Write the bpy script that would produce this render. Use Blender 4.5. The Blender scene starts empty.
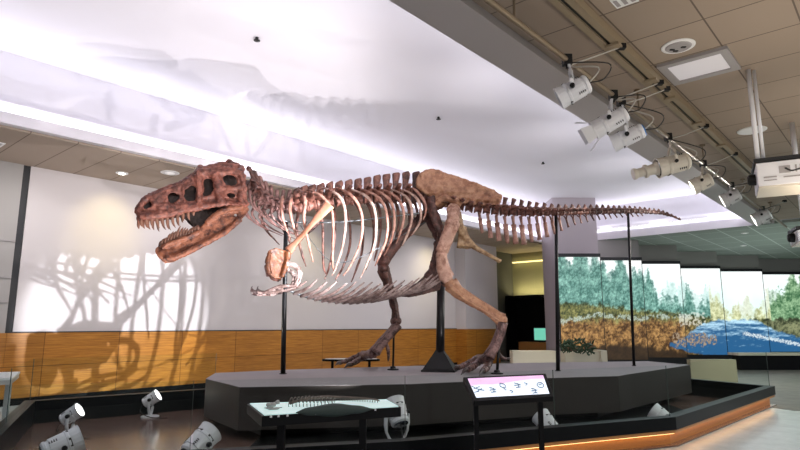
import bpy, bmesh, math, random
from mathutils import Vector, Matrix, noise, geometry
random.seed(7)
SC = bpy.context.scene
COL = SC.collection
V = Vector
# ------------------------------------------------------------------ camera model and sighting helpers (metres, camera stands at the origin)
FPX = 580.0; TH = math.atan(100/FPX); CH = 1.6
PHI = math.atan(515/(FPX/math.cos(TH)))
AX = V((math.sin(PHI), math.cos(PHI), 0)); NX = V((-AX.y, AX.x, 0))
HALL = math.pi/2-PHI
def ray(x, y):
    u = (x-400)/FPX; v = (225-y)/FPX
    return V((u, math.cos(TH)-v*math.sin(TH), math.sin(TH)+v*math.cos(TH)))
def P(x, y, Y):
    d = ray(x, y); t = Y/d.y
    return V((d.x*t, Y, CH+d.z*t))
def G(x, y, z):
    d = ray(x, y); t = (z-CH)/d.z
    return V((d.x*t, d.y*t, z))
def W(a, n, z=0): return AX*a+NX*n+V((0, 0, z))
def lerp(a, b, t): return a+(b-a)*t
def interp(tab, x):
    if x <= tab[0][0]: return tab[0][1]
    for (a, p), (b, q) in zip(tab, tab[1:]):
        if x <= b: return lerp(p, q, (x-a)/(b-a))
    return tab[-1][1]
# ------------------------------------------------------------------ materials
MATS = {}
def mat(name, col, rough=.6, metal=0, spec=.5, var=None, vscale=6, bump=0, bscale=30, emit=None, estr=0, coords='Object', stretch=None):
    m = bpy.data.materials.new(name); m.use_nodes = True; nt = m.node_tree; b = nt.nodes['Principled BSDF']
    b.inputs['Base Color'].default_value = (*col, 1); b.inputs['Roughness'].default_value = rough
    b.inputs['Metallic'].default_value = metal; b.inputs['Specular IOR Level'].default_value = spec
    tc = nt.nodes.new('ShaderNodeTexCoord'); out = tc.outputs[coords]
    if stretch:
        mp = nt.nodes.new('ShaderNodeMapping'); mp.inputs['Scale'].default_value = stretch
        nt.links.new(out, mp.inputs[0]); out = mp.outputs[0]
    if var:
        n = nt.nodes.new('ShaderNodeTexNoise'); n.inputs['Scale'].default_value = vscale; n.inputs['Detail'].default_value = 5
        n.inputs['Roughness'].default_value = .65
        r = nt.nodes.new('ShaderNodeValToRGB'); cs = [col]+list(var); el = r.color_ramp.elements
        while len(el) < len(cs): el.new(.5)
        for i, c in enumerate(cs):
            el[i].position = .3+.4*i/(len(cs)-1); el[i].color = (*c, 1)
        nt.links.new(out, n.inputs['Vector']); nt.links.new(n.outputs[0], r.inputs[0]); nt.links.new(r.outputs[0], b.inputs['Base Color'])
    if bump:
        n2 = nt.nodes.new('ShaderNodeTexNoise'); n2.inputs['Scale'].default_value = bscale; n2.inputs['Detail'].default_value = 6
        bp = nt.nodes.new('ShaderNodeBump'); bp.inputs['Strength'].default_value = bump; bp.inputs['Distance'].default_value = .02
        nt.links.new(out, n2.inputs['Vector']); nt.links.new(n2.outputs[0], bp.inputs['Height']); nt.links.new(bp.outputs[0], b.inputs['Normal'])
    if emit:
        b.inputs['Emission Color'].default_value = (*emit, 1); b.inputs['Emission Strength'].default_value = estr
    MATS[name] = m
    return m
def tile_mat(name, col, line, sx, sy, ox=0, oy=0, mortar=.012, rough=.8, var=None):
    m = mat(name, col, rough); nt = m.node_tree; b = nt.nodes['Principled BSDF']
    tc = nt.nodes.new('ShaderNodeTexCoord'); mp = nt.nodes.new('ShaderNodeMapping'); mp.inputs['Location'].default_value = (ox, oy, 0)
    br = nt.nodes.new('ShaderNodeTexBrick'); br.offset = 0; br.squash = 1
    br.inputs['Scale'].default_value = 1; br.inputs['Brick Width'].default_value = sx; br.inputs['Row Height'].default_value = sy
    br.inputs['Mortar Size'].default_value = mortar; br.inputs['Mortar Smooth'].default_value = 0.1
    c2 = var or tuple(c*.93 for c in col)
    br.inputs['Color1'].default_value = (*col, 1); br.inputs['Color2'].default_value = (*c2, 1); br.inputs['Mortar'].default_value = (*line, 1)
    nt.links.new(tc.outputs['Object'], mp.inputs[0]); nt.links.new(mp.outputs[0], br.inputs[0]); nt.links.new(br.outputs[0], b.inputs['Base Color'])
    return m
def glass_mat(name, tint=(.93, .97, .96), ior=1.25):
    m = bpy.data.materials.new(name); m.use_nodes = True; nt = m.node_tree; nt.nodes.remove(nt.nodes['Principled BSDF'])
    o = nt.nodes['Material Output']; t = nt.nodes.new('ShaderNodeBsdfTransparent'); g = nt.nodes.new('ShaderNodeBsdfGlossy')
    t.inputs[0].default_value = (*tint, 1); g.inputs['Roughness'].default_value = .01
    mx = nt.nodes.new('ShaderNodeMixShader'); mx.inputs[0].default_value = .007
    nt.links.new(t.outputs[0], mx.inputs[1]); nt.links.new(g.outputs[0], mx.inputs[2]); nt.links.new(mx.outputs[0], o.inputs[0])
    MATS[name] = m; return m
def vcol_mat(name, strength):
    m = bpy.data.materials.new(name); m.use_nodes = True; nt = m.node_tree; b = nt.nodes['Principled BSDF']
    a = nt.nodes.new('ShaderNodeVertexColor'); a.layer_name = 'Col'
    b.inputs['Base Color'].default_value = (.02, .02, .02, 1); b.inputs['Roughness'].default_value = .4
    nt.links.new(a.outputs[0], b.inputs['Emission Color']); b.inputs['Emission Strength'].default_value = strength
    MATS[name] = m; return m

mat('bone_red', (0.059, 0.018, 0.014), .5, var=[(0.196, 0.061, 0.040), (0.284, 0.098, 0.065), (0.127, 0.037, 0.026)], vscale=7, bump=.7, bscale=22)
mat('bone_jaw', (0.064, 0.017, 0.010), .5, var=[(0.193, 0.060, 0.028), (0.267, 0.093, 0.045), (0.120, 0.034, 0.016)], vscale=8, bump=.7, bscale=22)
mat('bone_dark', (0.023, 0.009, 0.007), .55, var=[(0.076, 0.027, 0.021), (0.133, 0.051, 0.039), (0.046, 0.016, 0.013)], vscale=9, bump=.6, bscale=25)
def add_cracks(m, k=.35, sc=26):
    nt = m.node_tree; b = nt.nodes['Principled BSDF']; src = b.inputs['Base Color'].links[0].from_socket; tc = [n for n in nt.nodes if n.type == 'TEX_COORD'][0]
    n = nt.nodes.new('ShaderNodeTexNoise'); n.inputs['Scale'].default_value = sc; n.inputs['Detail'].default_value = 6; n.inputs['Roughness'].default_value = .7
    r = nt.nodes.new('ShaderNodeValToRGB'); r.color_ramp.elements[0].position = .40; r.color_ramp.elements[0].color = (k, k*.85, k*.8, 1); r.color_ramp.elements[1].position = .56; r.color_ramp.elements[1].color = (1, 1, 1, 1)
    mx = nt.nodes.new('ShaderNodeMixRGB'); mx.blend_type = 'MULTIPLY'; mx.inputs[0].default_value = 1
    nt.links.new(tc.outputs['Object'], n.inputs['Vector']); nt.links.new(n.outputs[0], r.inputs[0]); nt.links.new(src, mx.inputs[1]); nt.links.new(r.outputs[0], mx.inputs[2]); nt.links.new(mx.outputs[0], b.inputs['Base Color'])
mat('bone_shade', (0.020, 0.012, 0.011), .6, var=[(0.050, 0.028, 0.024)], vscale=9, bump=.6, bscale=25)  # shade inside the skull put into the bone colour
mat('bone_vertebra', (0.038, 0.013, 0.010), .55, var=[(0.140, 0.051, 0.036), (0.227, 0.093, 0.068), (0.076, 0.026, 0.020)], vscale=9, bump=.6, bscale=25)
mat('bone_neck', (0.063, 0.029, 0.027), .55, var=[(0.182, 0.092, 0.084), (0.252, 0.126, 0.115), (0.126, 0.052, 0.044)], vscale=9, bump=.6, bscale=25)
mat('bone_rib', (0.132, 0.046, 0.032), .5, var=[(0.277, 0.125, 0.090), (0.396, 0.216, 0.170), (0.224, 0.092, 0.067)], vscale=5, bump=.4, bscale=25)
mat('bone_rib_pale', (0.274, 0.144, 0.115), .5, var=[(0.396, 0.266, 0.223), (0.490, 0.374, 0.331)], vscale=5, bump=.4, bscale=25)
mat('bone_grey', (0.121, 0.080, 0.075), .5, var=[(0.256, 0.180, 0.169), (0.392, 0.301, 0.280), (0.192, 0.127, 0.118)], vscale=7, bump=.4, bscale=25)
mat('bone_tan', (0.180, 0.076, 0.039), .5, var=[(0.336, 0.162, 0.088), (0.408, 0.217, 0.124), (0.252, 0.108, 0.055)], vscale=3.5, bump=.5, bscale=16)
mat('bone_orange', (0.216, 0.081, 0.042), .5, var=[(0.302, 0.124, 0.072), (0.331, 0.155, 0.102)], vscale=3.5, bump=.35, bscale=16)
mat('bone_coracoid', (0.081, 0.022, 0.007), .5, var=[(0.174, 0.055, 0.019), (0.124, 0.036, 0.011)], vscale=6, bump=.5, bscale=16)
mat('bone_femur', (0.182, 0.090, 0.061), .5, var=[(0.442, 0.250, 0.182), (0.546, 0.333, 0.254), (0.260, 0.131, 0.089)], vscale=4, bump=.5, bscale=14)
mat('bone_foot', (0.045, 0.021, 0.020), .5, var=[(0.135, 0.071, 0.065), (0.225, 0.130, 0.117), (0.090, 0.043, 0.041)], vscale=8, bump=.6, bscale=20)
mat('bone_ischium', (0.266, 0.154, 0.063), .5, var=[(0.406, 0.266, 0.140), (0.448, 0.322, 0.210)], vscale=4, bump=.4, bscale=16)
mat('tooth', (0.112, 0.043, 0.027), .35, var=[(0.238, 0.112, 0.072), (0.154, 0.062, 0.042)], vscale=14)
mat('claw', (.05, .03, .03), .35)
mat('plaster', (.66, .62, .62), .85, bump=.05, bscale=60)
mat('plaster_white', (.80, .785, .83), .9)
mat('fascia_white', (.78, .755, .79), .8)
mat('plaster_dark', (.40, .385, .37), .85)
mat('column_mauve', (.46, .41, .44), .85)
mat('soffit_grey', (.47, .44, .43), .55)
tile_mat('tile_left', (.42, .34, .27), (.16, .12, .09), .79, 3.0, ox=.04, oy=1.0, mortar=.010)
tile_mat('tile_right', (.345, .275, .215), (.12, .09, .07), .86, .84, ox=-.13, oy=.23, mortar=.010)
tile_mat('tile_far', (.34, .39, .35), (.62, .68, .64), 1.7, 1.0, mortar=.025)
mat('bulkhead', (.36, .34, .33), .8)
mat('black_bar', (.012, .013, .016), .5)
mat('black_satin', (.005, .005, .006), .4, spec=.15)
mat('black_gloss', (.004, .005, .006), .35, spec=.12)
mat('black_metal', (.006, .006, .007), .4, metal=0, spec=.3)
mat('edge_green', (.05, .07, .06), .3)
mat('dark_green_black', (.006, .008, .008), .4, spec=.2)
mat('platform_side', (.042, .034, .031), .5, spec=.3, var=[(.052, .043, .039)], vscale=1.5)
mat('platform_top', (.27, .245, .255), .6, var=[(.31, .28, .29)], vscale=1.2)
mat('pit_floor', (.12, .07, .055), .17, var=[(.19, .12, .095)], vscale=1.3, stretch=(1, 3, 1))
mat('floor_main', (.52, .55, .56), .22, var=[(.68, .71, .72)], vscale=2)
mat('floor_far', (.14, .13, .12), .4, var=[(.26, .24, .21)], vscale=3)
mat('white_enamel', (.74, .74, .77), .35)
mat('cream_enamel', (.68, .62, .52), .4)
mat('grey_enamel', (.6, .58, .57), .4)
mat('lens', (.03, .035, .05), .08)
mat('lamp_on', (1, 1, 1), .3, emit=(1, .95, .88), estr=14)
mat('lamp_soft', (.9, .9, .9), .4, emit=(1, .97, .93), estr=.35)
mat('slot', (.01, .01, .01), .5)
mat('blue_glow', (.02, .1, .3), .2, emit=(.05, .3, .8), estr=.25)
mat('cable', (.02, .02, .02), .5)
mat('cable_white', (.5, .47, .42), .5)
mat('pipe_bronze', (.25, .19, .125), .38, metal=.35)
mat('track_bronze', (.33, .26, .17), .45, metal=.2)
mat('steel', (.13, .14, .15), .35, metal=.7)
mat('wall_olive', (.30, .285, .17), .8)
mat('wall_dark', (.10, .10, .085), .8)
mat('partition_beige', (.36, .33, .22), .5)
mat('beige_bench', (.66, .61, .48), .6)
mat('wood_kerb', (.45, .17, .045), .35, var=[(.6, .27, .08), (.5, .2, .055)], vscale=3, stretch=(6, 6, 30))
mat('led_warm', (1, .8, .5), .5, emit=(1, .62, .25), estr=4)
mat('led_yellow', (1, .9, .5), .5, emit=(1, .85, .38), estr=1.5)
mat('table_glow', (.55, .7, .68), .4, emit=(.62, .86, .84), estr=.5)
mat('model_dark', (.05, .04, .035), .5, var=[(.2, .15, .12)], vscale=30)
mat('model_mound', (.03, .05, .045), .6)
mat('model_grey', (.35, .35, .33), .5)
mat('rim_white', (.85, .85, .85), .4)
mat('diffuser', (.80, .78, .82), .4, emit=(1, .95, 1), estr=.12)
mat('vent_grey', (.36, .34, .34), .5)
mat('tv_green', (.1, .4, .3), .3, emit=(.18, .62, .45), estr=.9)
mat('ink_blue', (.05, .08, .14), .5, emit=(.10, .16, .27), estr=.6)
mat('screen_white', (.8, .85, .9), .3, emit=(.74, .84, .93), estr=.78)
mat('screen_pink', (.7, .5, .7), .3, emit=(.66, .40, .62), estr=.85)
mat('screen_lilac', (.7, .6, .8), .3, emit=(.66, .56, .78), estr=.9)
mat('foliage', (.03, .06, .03), .7)
mat('black_shade', (.006, .006, .006), .6, spec=.1)
mat('rock', (.05, .045, .04), .8)
glass_mat('glass'); vcol_mat('landscape', 1.15)
for nm_ in list(MATS):
    if nm_.startswith('bone_') and nm_ not in ('bone_shade', 'bone_orange'): add_cracks(MATS[nm_], .66 if nm_ in ('bone_femur', 'bone_tan') else .5 if nm_ in ('bone_tan', 'bone_rib', 'bone_rib_pale', 'bone_ischium', 'bone_femur', 'bone_grey') else .38, 8)
# wood wall panelling: fine horizontal grain, seams between boards
def wood_panel():
    m = mat('wood_panel', (.5, .25, .07), .32); nt = m.node_tree; b = nt.nodes['Principled BSDF']; L = nt.links.new
    tc = nt.nodes.new('ShaderNodeTexCoord'); mp = nt.nodes.new('ShaderNodeMapping'); mp.inputs['Scale'].default_value = (1.2, 1.2, 34)
    n = nt.nodes.new('ShaderNodeTexNoise'); n.inputs['Scale'].default_value = 1.6; n.inputs['Detail'].default_value = 7; n.inputs['Roughness'].default_value = .7
    r = nt.nodes.new('ShaderNodeValToRGB'); e = r.color_ramp.elements; e[0].position = .3; e[0].color = (.27, .09, .010, 1); e[1].position = .72; e[1].color = (.66, .29, .045, 1)
    br = nt.nodes.new('ShaderNodeTexBrick'); br.offset = 0; mp2 = nt.nodes.new('ShaderNodeMapping'); mp2.inputs['Rotation'].default_value = (math.pi/2, 0, 0); mp2.inputs['Location'].default_value = (.2, .02, 0)
    br.inputs['Scale'].default_value = 1; br.inputs['Brick Width'].default_value = 1.55; br.inputs['Row Height'].default_value = .74; br.inputs['Mortar Size'].default_value = .007
    br.inputs['Color1'].default_value = (1, 1, 1, 1); br.inputs['Color2'].default_value = (.86, .86, .86, 1); br.inputs['Mortar'].default_value = (.3, .25, .2, 1)
    mx = nt.nodes.new('ShaderNodeMixRGB'); mx.blend_type = 'MULTIPLY'; mx.inputs[0].default_value = 1
    L(tc.outputs['Object'], mp.inputs[0]); L(mp.outputs[0], n.inputs['Vector']); L(n.outputs[0], r.inputs[0])
    L(tc.outputs['Object'], mp2.inputs[0]); L(mp2.outputs[0], br.inputs[0]); L(r.outputs[0], mx.inputs[1]); L(br.outputs[0], mx.inputs[2]); L(mx.outputs[0], b.inputs['Base Color'])
wood_panel()
# ------------------------------------------------------------------ mesh builder
WORLDLOC = {}
def wl(o):
    p = V((0, 0, 0))
    while o is not None: p = p+V(o.location); o = o.parent
    return p
def empty(name, loc=(0, 0, 0)):
    o = bpy.data.objects.new(name, None); o.empty_display_size = .1; o.location = loc; COL.objects.link(o); return o
def tag(o, label=None, cat=None, group=None, kind=None):
    if label: o['label'] = label
    if cat: o['category'] = cat
    if group: o['group'] = group
    if kind: o['kind'] = kind
    return o
def frame_from(d, up=V((0, 0, 1))):
    d = V(d).normalized()
    if abs(d.dot(up)) > .98: up = V((0, 1, 0)) if abs(d.y) < .9 else V((1, 0, 0))
    s = d.cross(up).normalized(); u = s.cross(d).normalized()
    return d, s, u
def spline(pts, rad, n=5):
    """Catmull-Rom through points and radii."""
    pts = [V(p) for p in pts]
    if len(pts) == 2: n = max(n, 2)
    out = []; ro = []
    for i in range(len(pts)-1):
        p0 = pts[max(i-1, 0)]; p1 = pts[i]; p2 = pts[i+1]; p3 = pts[min(i+2, len(pts)-1)]
        for k in range(n):
            t = k/n
            out.append(.5*((2*p1)+(p2-p0)*t+(2*p0-5*p1+4*p2-p3)*t*t+(3*p1-p0-3*p2+p3)*t**3))
            ro.append(lerp(rad[i], rad[i+1], t*t*(3-2*t)))
    out.append(pts[-1]); ro.append(rad[-1]); return out, ro
class MB:
    def __init__(s): s.v = []; s.f = []
    def box(s, c, size, m=None):
        c = V(c); b = len(s.v)
        for dx in (-.5, .5):
            for dy in (-.5, .5):
                for dz in (-.5, .5):
                    q = V((dx*size[0], dy*size[1], dz*size[2]))
                    if m is not None: q = m @ q
                    s.v.append(c+q)
        for f in ((0, 1, 3, 2), (4, 6, 7, 5), (0, 4, 5, 1), (2, 3, 7, 6), (0, 2, 6, 4), (1, 5, 7, 3)): s.f.append(tuple(b+i for i in f))
        return s
    def span(s, lo, hi):
        return s.box([(a+b)/2 for a, b in zip(lo, hi)], [abs(b-a) for a, b in zip(lo, hi)])
    def prism(s, poly, ext):
        """planar outline (3D points) extruded by vector ext"""
        poly = [V(p) for p in poly]; n = len(poly); b = len(s.v); ext = V(ext)
        s.v += poly+[p+ext for p in poly]
        tris = geometry.tessellate_polygon([poly])
        for t in tris: s.f.append(tuple(b+i for i in t)); s.f.append(tuple(b+n+i for i in reversed(t)))
        for i in range(n): j = (i+1) % n; s.f.append((b+i, b+j, b+n+j, b+n+i))
        return s
    def sweep(s, pts, rad, sides=8, flat=1, up=V((0, 0, 1)), n=4, smooth=True):
        """tube through points; flat <1 squashes it across 'up' x direction"""
        if smooth: pts, rad = spline(pts, rad, n)
        pts = [V(p) for p in pts]; b = len(s.v); k = len(pts)
        for i, p in enumerate(pts):
            d = pts[min(i+1, k-1)]-pts[max(i-1, 0)]
            if d.length < 1e-6: d = V((0, 0, 1))
            d, sd, u = frame_from(d, up)
            for j in range(sides):
                a = 2*math.pi*j/sides
                s.v.append(p+sd*(math.cos(a)*rad[i]*flat)+u*(math.sin(a)*rad[i]))
        for i in range(k-1):
            for j in range(sides):
                q = (j+1) % sides
                s.f.append((b+i*sides+j, b+i*sides+q, b+(i+1)*sides+q, b+(i+1)*sides+j))
        s.f.append(tuple(b+j for j in reversed(range(sides)))); s.f.append(tuple(b+(k-1)*sides+j for j in range(sides)))
        return s
    def lathe(s, o, axis, prof, sides=16, cap=True, ph=0):
        """prof = [(distance along axis, radius)]"""
        o = V(o); d, sd, u = frame_from(axis); b = len(s.v)
        for h, r in prof:
            for j in range(sides):
                a = 2*math.pi*j/sides+ph; s.v.append(o+d*h+sd*(math.cos(a)*r)+u*(math.sin(a)*r))
        for i in range(len(prof)-1):
            for j in range(sides):
                q = (j+1) % sides
                s.f.append((b+i*sides+j, b+i*sides+q, b+(i+1)*sides+q, b+(i+1)*sides+j))
        if cap:
            s.f.append(tuple(b+j for j in reversed(range(sides)))); s.f.append(tuple(b+(len(prof)-1)*sides+j for j in range(sides)))
        return s
    def ell(s, c, r, m=None, seg=10, ring=7):
        c = V(c); b = len(s.v)
        for i in range(ring+1):
            t = math.pi*i/ring
            for j in range(seg):
                a = 2*math.pi*j/seg; q = V((r[0]*math.sin(t)*math.cos(a), r[1]*math.sin(t)*math.sin(a), r[2]*math.cos(t)))
                if m is not None: q = m @ q
                s.v.append(c+q)
        for i in range(ring):
            for j in range(seg):
                q = (j+1) % seg
                s.f.append((b+i*seg+j, b+(i+1)*seg+j, b+(i+1)*seg+q, b+i*seg+q))
        return s
    def rough(s, amp, sc):
        for i, p in enumerate(s.v):
            s.v[i] = p+noise.noise_vector(p*sc)*amp
        return s
    def build(s, name, m, parent=None, smooth=False, rot=None, origin=None, bevel=0):
        me = bpy.data.meshes.new(name)
        if origin is not None: off = V(origin)
        elif parent is not None: off = wl(parent)
        elif rot is not None: off = V((0, 0, 0))
        else:
            xs = [p.x for p in s.v]; ys = [p.y for p in s.v]
            off = V(((min(xs)+max(xs))/2, (min(ys)+max(ys))/2, min(p.z for p in s.v)))
        me.from_pydata([tuple(p-off) for p in s.v], [], s.f)
        bm = bmesh.new(); bm.from_mesh(me); bmesh.ops.remove_doubles(bm, verts=bm.verts, dist=1e-5); bmesh.ops.recalc_face_normals(bm, faces=bm.faces); bm.to_mesh(me); bm.free()
        me.materials.append(MATS[m])
        if smooth:
            for p in me.polygons: p.use_smooth = True
        o = bpy.data.objects.new(name, me); COL.objects.link(o)
        if rot is not None: o.rotation_euler[2] = rot
        if parent is not None:
            o.parent = parent; o.location = (0, 0, 0)
        else: o.location = off
        if bevel:
            md = o.modifiers.new('Bevel', 'BEVEL'); md.width = bevel; md.segments = 2
        return o
def fuse(mb, name, m, parent, voxel=.015, rough=.01, rs=9, smooth_it=2):
    """voxel-fuse overlapping shapes into one organic surface"""
    o = mb.build(name, m, parent)
    r = o.modifiers.new('r', 'REMESH'); r.mode = 'VOXEL'; r.voxel_size = voxel
    if smooth_it:
        sm = o.modifiers.new('s', 'SMOOTH'); sm.iterations = smooth_it; sm.factor = .5
    bpy.context.view_layer.update()
    me = bpy.data.meshes.new_from_object(o.evaluated_get(bpy.context.evaluated_depsgraph_get()))
    o.modifiers.clear(); o.data = me
    nr = [v.normal.copy() for v in me.vertices]
    for v, q in zip(me.vertices, nr):
        a = noise.noise(v.co*rs)+.5*noise.noise(v.co*rs*2.7)+.3*noise.noise(v.co*rs*6)
        v.co += q*(a*rough)
    for p in me.polygons: p.use_smooth = True
    if not me.materials: me.materials.append(MATS[m])
    return o
def struct(mb, name, m, rot=None, **k):
    o = mb.build(name, m, rot=rot, **k); o['kind'] = 'structure'; return o
def hall(lo, hi): return MB().span(lo, hi)      # box in hall coordinates (along, across, up)

# ================================================================== THE ROOM
WN = 13.9; WEND = 21.7
struct(MB().span((-25, -14, -.1), (60, 40, 0)), 'floor', 'floor_main', rot=HALL)
# exhibit well outline (visitor side clockwise)
K = [V((-3.95, 5.37, 0)), V((.09, 6.50, 0)), V((1.94, 7.35, 0)), V((3.71, 8.13, 0)), V((7.61, 12.16, 0)), V((5.6, 16.2, 0)), V((-1.25, 13.75, 0)), V((-6.15, 9.85, 0))]
struct(MB().prism([p+V((0, 0, .002)) for p in K], (0, 0, .018)), 'floor_well', 'pit_floor')
struct(MB().prism([W(13.5, 1.9, .001), W(26, -8, .001), W(40, -8, .001), W(40, 8, .001), W(16.2, 8, .001), W(14.2, 3.0, .001)], (0, 0, .004)), 'floor_far', 'floor_far')
struct(MB().prism([V((-1.95, 6.35, .021)), V((.07, 6.68, .021)), V((1.88, 7.52, .021)), V((3.6, 8.28, .021)), V((5.2, 9.9, .021)), V((5.4, 12.0, .021)), V((0, 10.4, .021)), V((-2.0, 8.9, .021))], (0, 0, .004)), 'floor_well_shade', 'black_shade')  # black sheet painting the platform's shade onto the well floor
# left wall with dark joint, wood dado
struct(hall((3.86, WN, 0), (WEND, WN+.3, 5.05)), 'wall_left', 'plaster', HALL)
struct(hall((-9, WN-.02, 0), (3.72, WN+.3, 5.05)), 'wall_left', 'plaster_dark', HALL)  # nearer wall section in darker grey plaster
struct(hall((3.72, WN+.03, 0), (3.86, WN+.3, 5.05)), 'trim_1', 'black_bar', HALL)
mbt = hall((-9, WN-.05, 2.05), (3.71, WN-.02, 2.09)); mbt.span((-9, WN-.05, 2.55), (3.71, WN-.02, 2.58)); mbt.span((-9, WN-.05, 3.3), (3.71, WN-.02, 3.33))
struct(mbt, 'trim_2', 'vent_grey', HALL)
struct(hall((3.75, WN-.04, 0.02), (19.3, WN, 1.44)), 'trim_3', 'wood_panel', HALL)
struct(hall((-9, WN-.06, 0.02), (3.74, WN-.02, 1.44)), 'trim_7', 'wood_panel', HALL)
struct(hall((3.75, WN-.045, 1.44), (19.3, WN, 1.465)), 'trim_4', 'black_bar', HALL)
struct(hall((19.3, WN-.5, 0), (WEND, WN+.3, 5.0)), 'wall_pier', 'plaster', HALL)
struct(hall((19.26, WN-.54, 0.02), (WEND+.02, WN-.01, 1.44)), 'trim_5', 'wood_panel', HALL)
struct(hall((-9, WN-.07, 0), (WEND, WN-.055, .14)), 'baseboard_left', 'black_satin', HALL)
# raised ceiling, its coves and the soffits round it
struct(hall((-8, 3.5, 6.4), (24, 11.9, 6.5)), 'ceiling', 'plaster_white', HALL)
struct(hall((-8, 11.65, 5.3), (23.4, 11.9, 6.4)), 'trim_cove_left', 'plaster_white', HALL)
struct(hall((-8, 11.45, 5.0), (23.1, 11.9, 5.42)), 'trim_step_left', 'plaster_white', HALL)
struct(hall((-8, 11.3, 5.0), (22.95, 11.46, 5.2)), 'trim_fascia_left', 'fascia_white', HALL)
struct(hall((-8, 11.46, 4.96), (WEND+10, 14.3, 5.0)), 'ceiling_soffit_left', 'tile_left', HALL)
struct(hall((23.2, 3.5, 5.3), (23.5, 11.9, 6.4)), 'trim_cove_far', 'plaster_white', HALL)
struct(hall((23.0, 3.5, 5.0), (23.5, 11.6, 5.6)), 'trim_step_far', 'plaster_white', HALL)
struct(hall((22.85, 3.2, 5.0), (23.1, 11.46, 5.25)), 'trim_fascia_far', 'fascia_white', HALL)
struct(hall((-8, 3.25, 5.0), (23.0, 3.82, 5.1)), 'ceiling_soffit_right', 'soffit_grey', HALL)
struct(hall((-8, 3.5, 5.1), (23.4, 3.8, 6.4)), 'trim_cove_right', 'plaster_white', HALL)
struct(hall((-8.3, -13, 5.0), (-8, 14.3, 6.5)), 'trim_cove_near', 'plaster_white', HALL)
struct(hall((-8, -13, 5.1), (22.95, 3.26, 5.2)), 'ceiling_right', 'tile_right', HALL)
struct(hall((22.95, -13, 4.99), (45, 11.46, 5.09)), 'ceiling_far', 'tile_far', HALL)
# corridor beyond the left wall
struct(hall((24.4, 10.6, 0), (24.7, WN+.3, 4.97)), 'wall_corridor', 'wall_olive', HALL)
struct(hall((WEND, WN+.3, 0), (24.7, WN+.6, 4.97)), 'wall_corridor_side', 'wall_dark', HALL)
# bulkheads and piers behind the projection screens
PX = [(557, 600, 21.6, 257), (600, 641.5, 23.2, 260.5), (641.5, 680, 24.7, 264), (680, 720, 26.9, 268.5), (720, 762, 28.4, 271.5), (762, 812, 30.0, 274.5)]
for i, (x0, x1, Y, yt) in enumerate(PX):
    a = P(x0, 300, Y); b = P(x1+(2 if i < 5 else 60), 300, Y); top = 6.4 if i == 0 else 5.0
    m = MB().span((a.x, Y+.1, 0), (b.x, Y+1.9, top))
    struct(m, 'wall_screen', 'column_mauve' if i == 0 else 'bulkhead')
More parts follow.
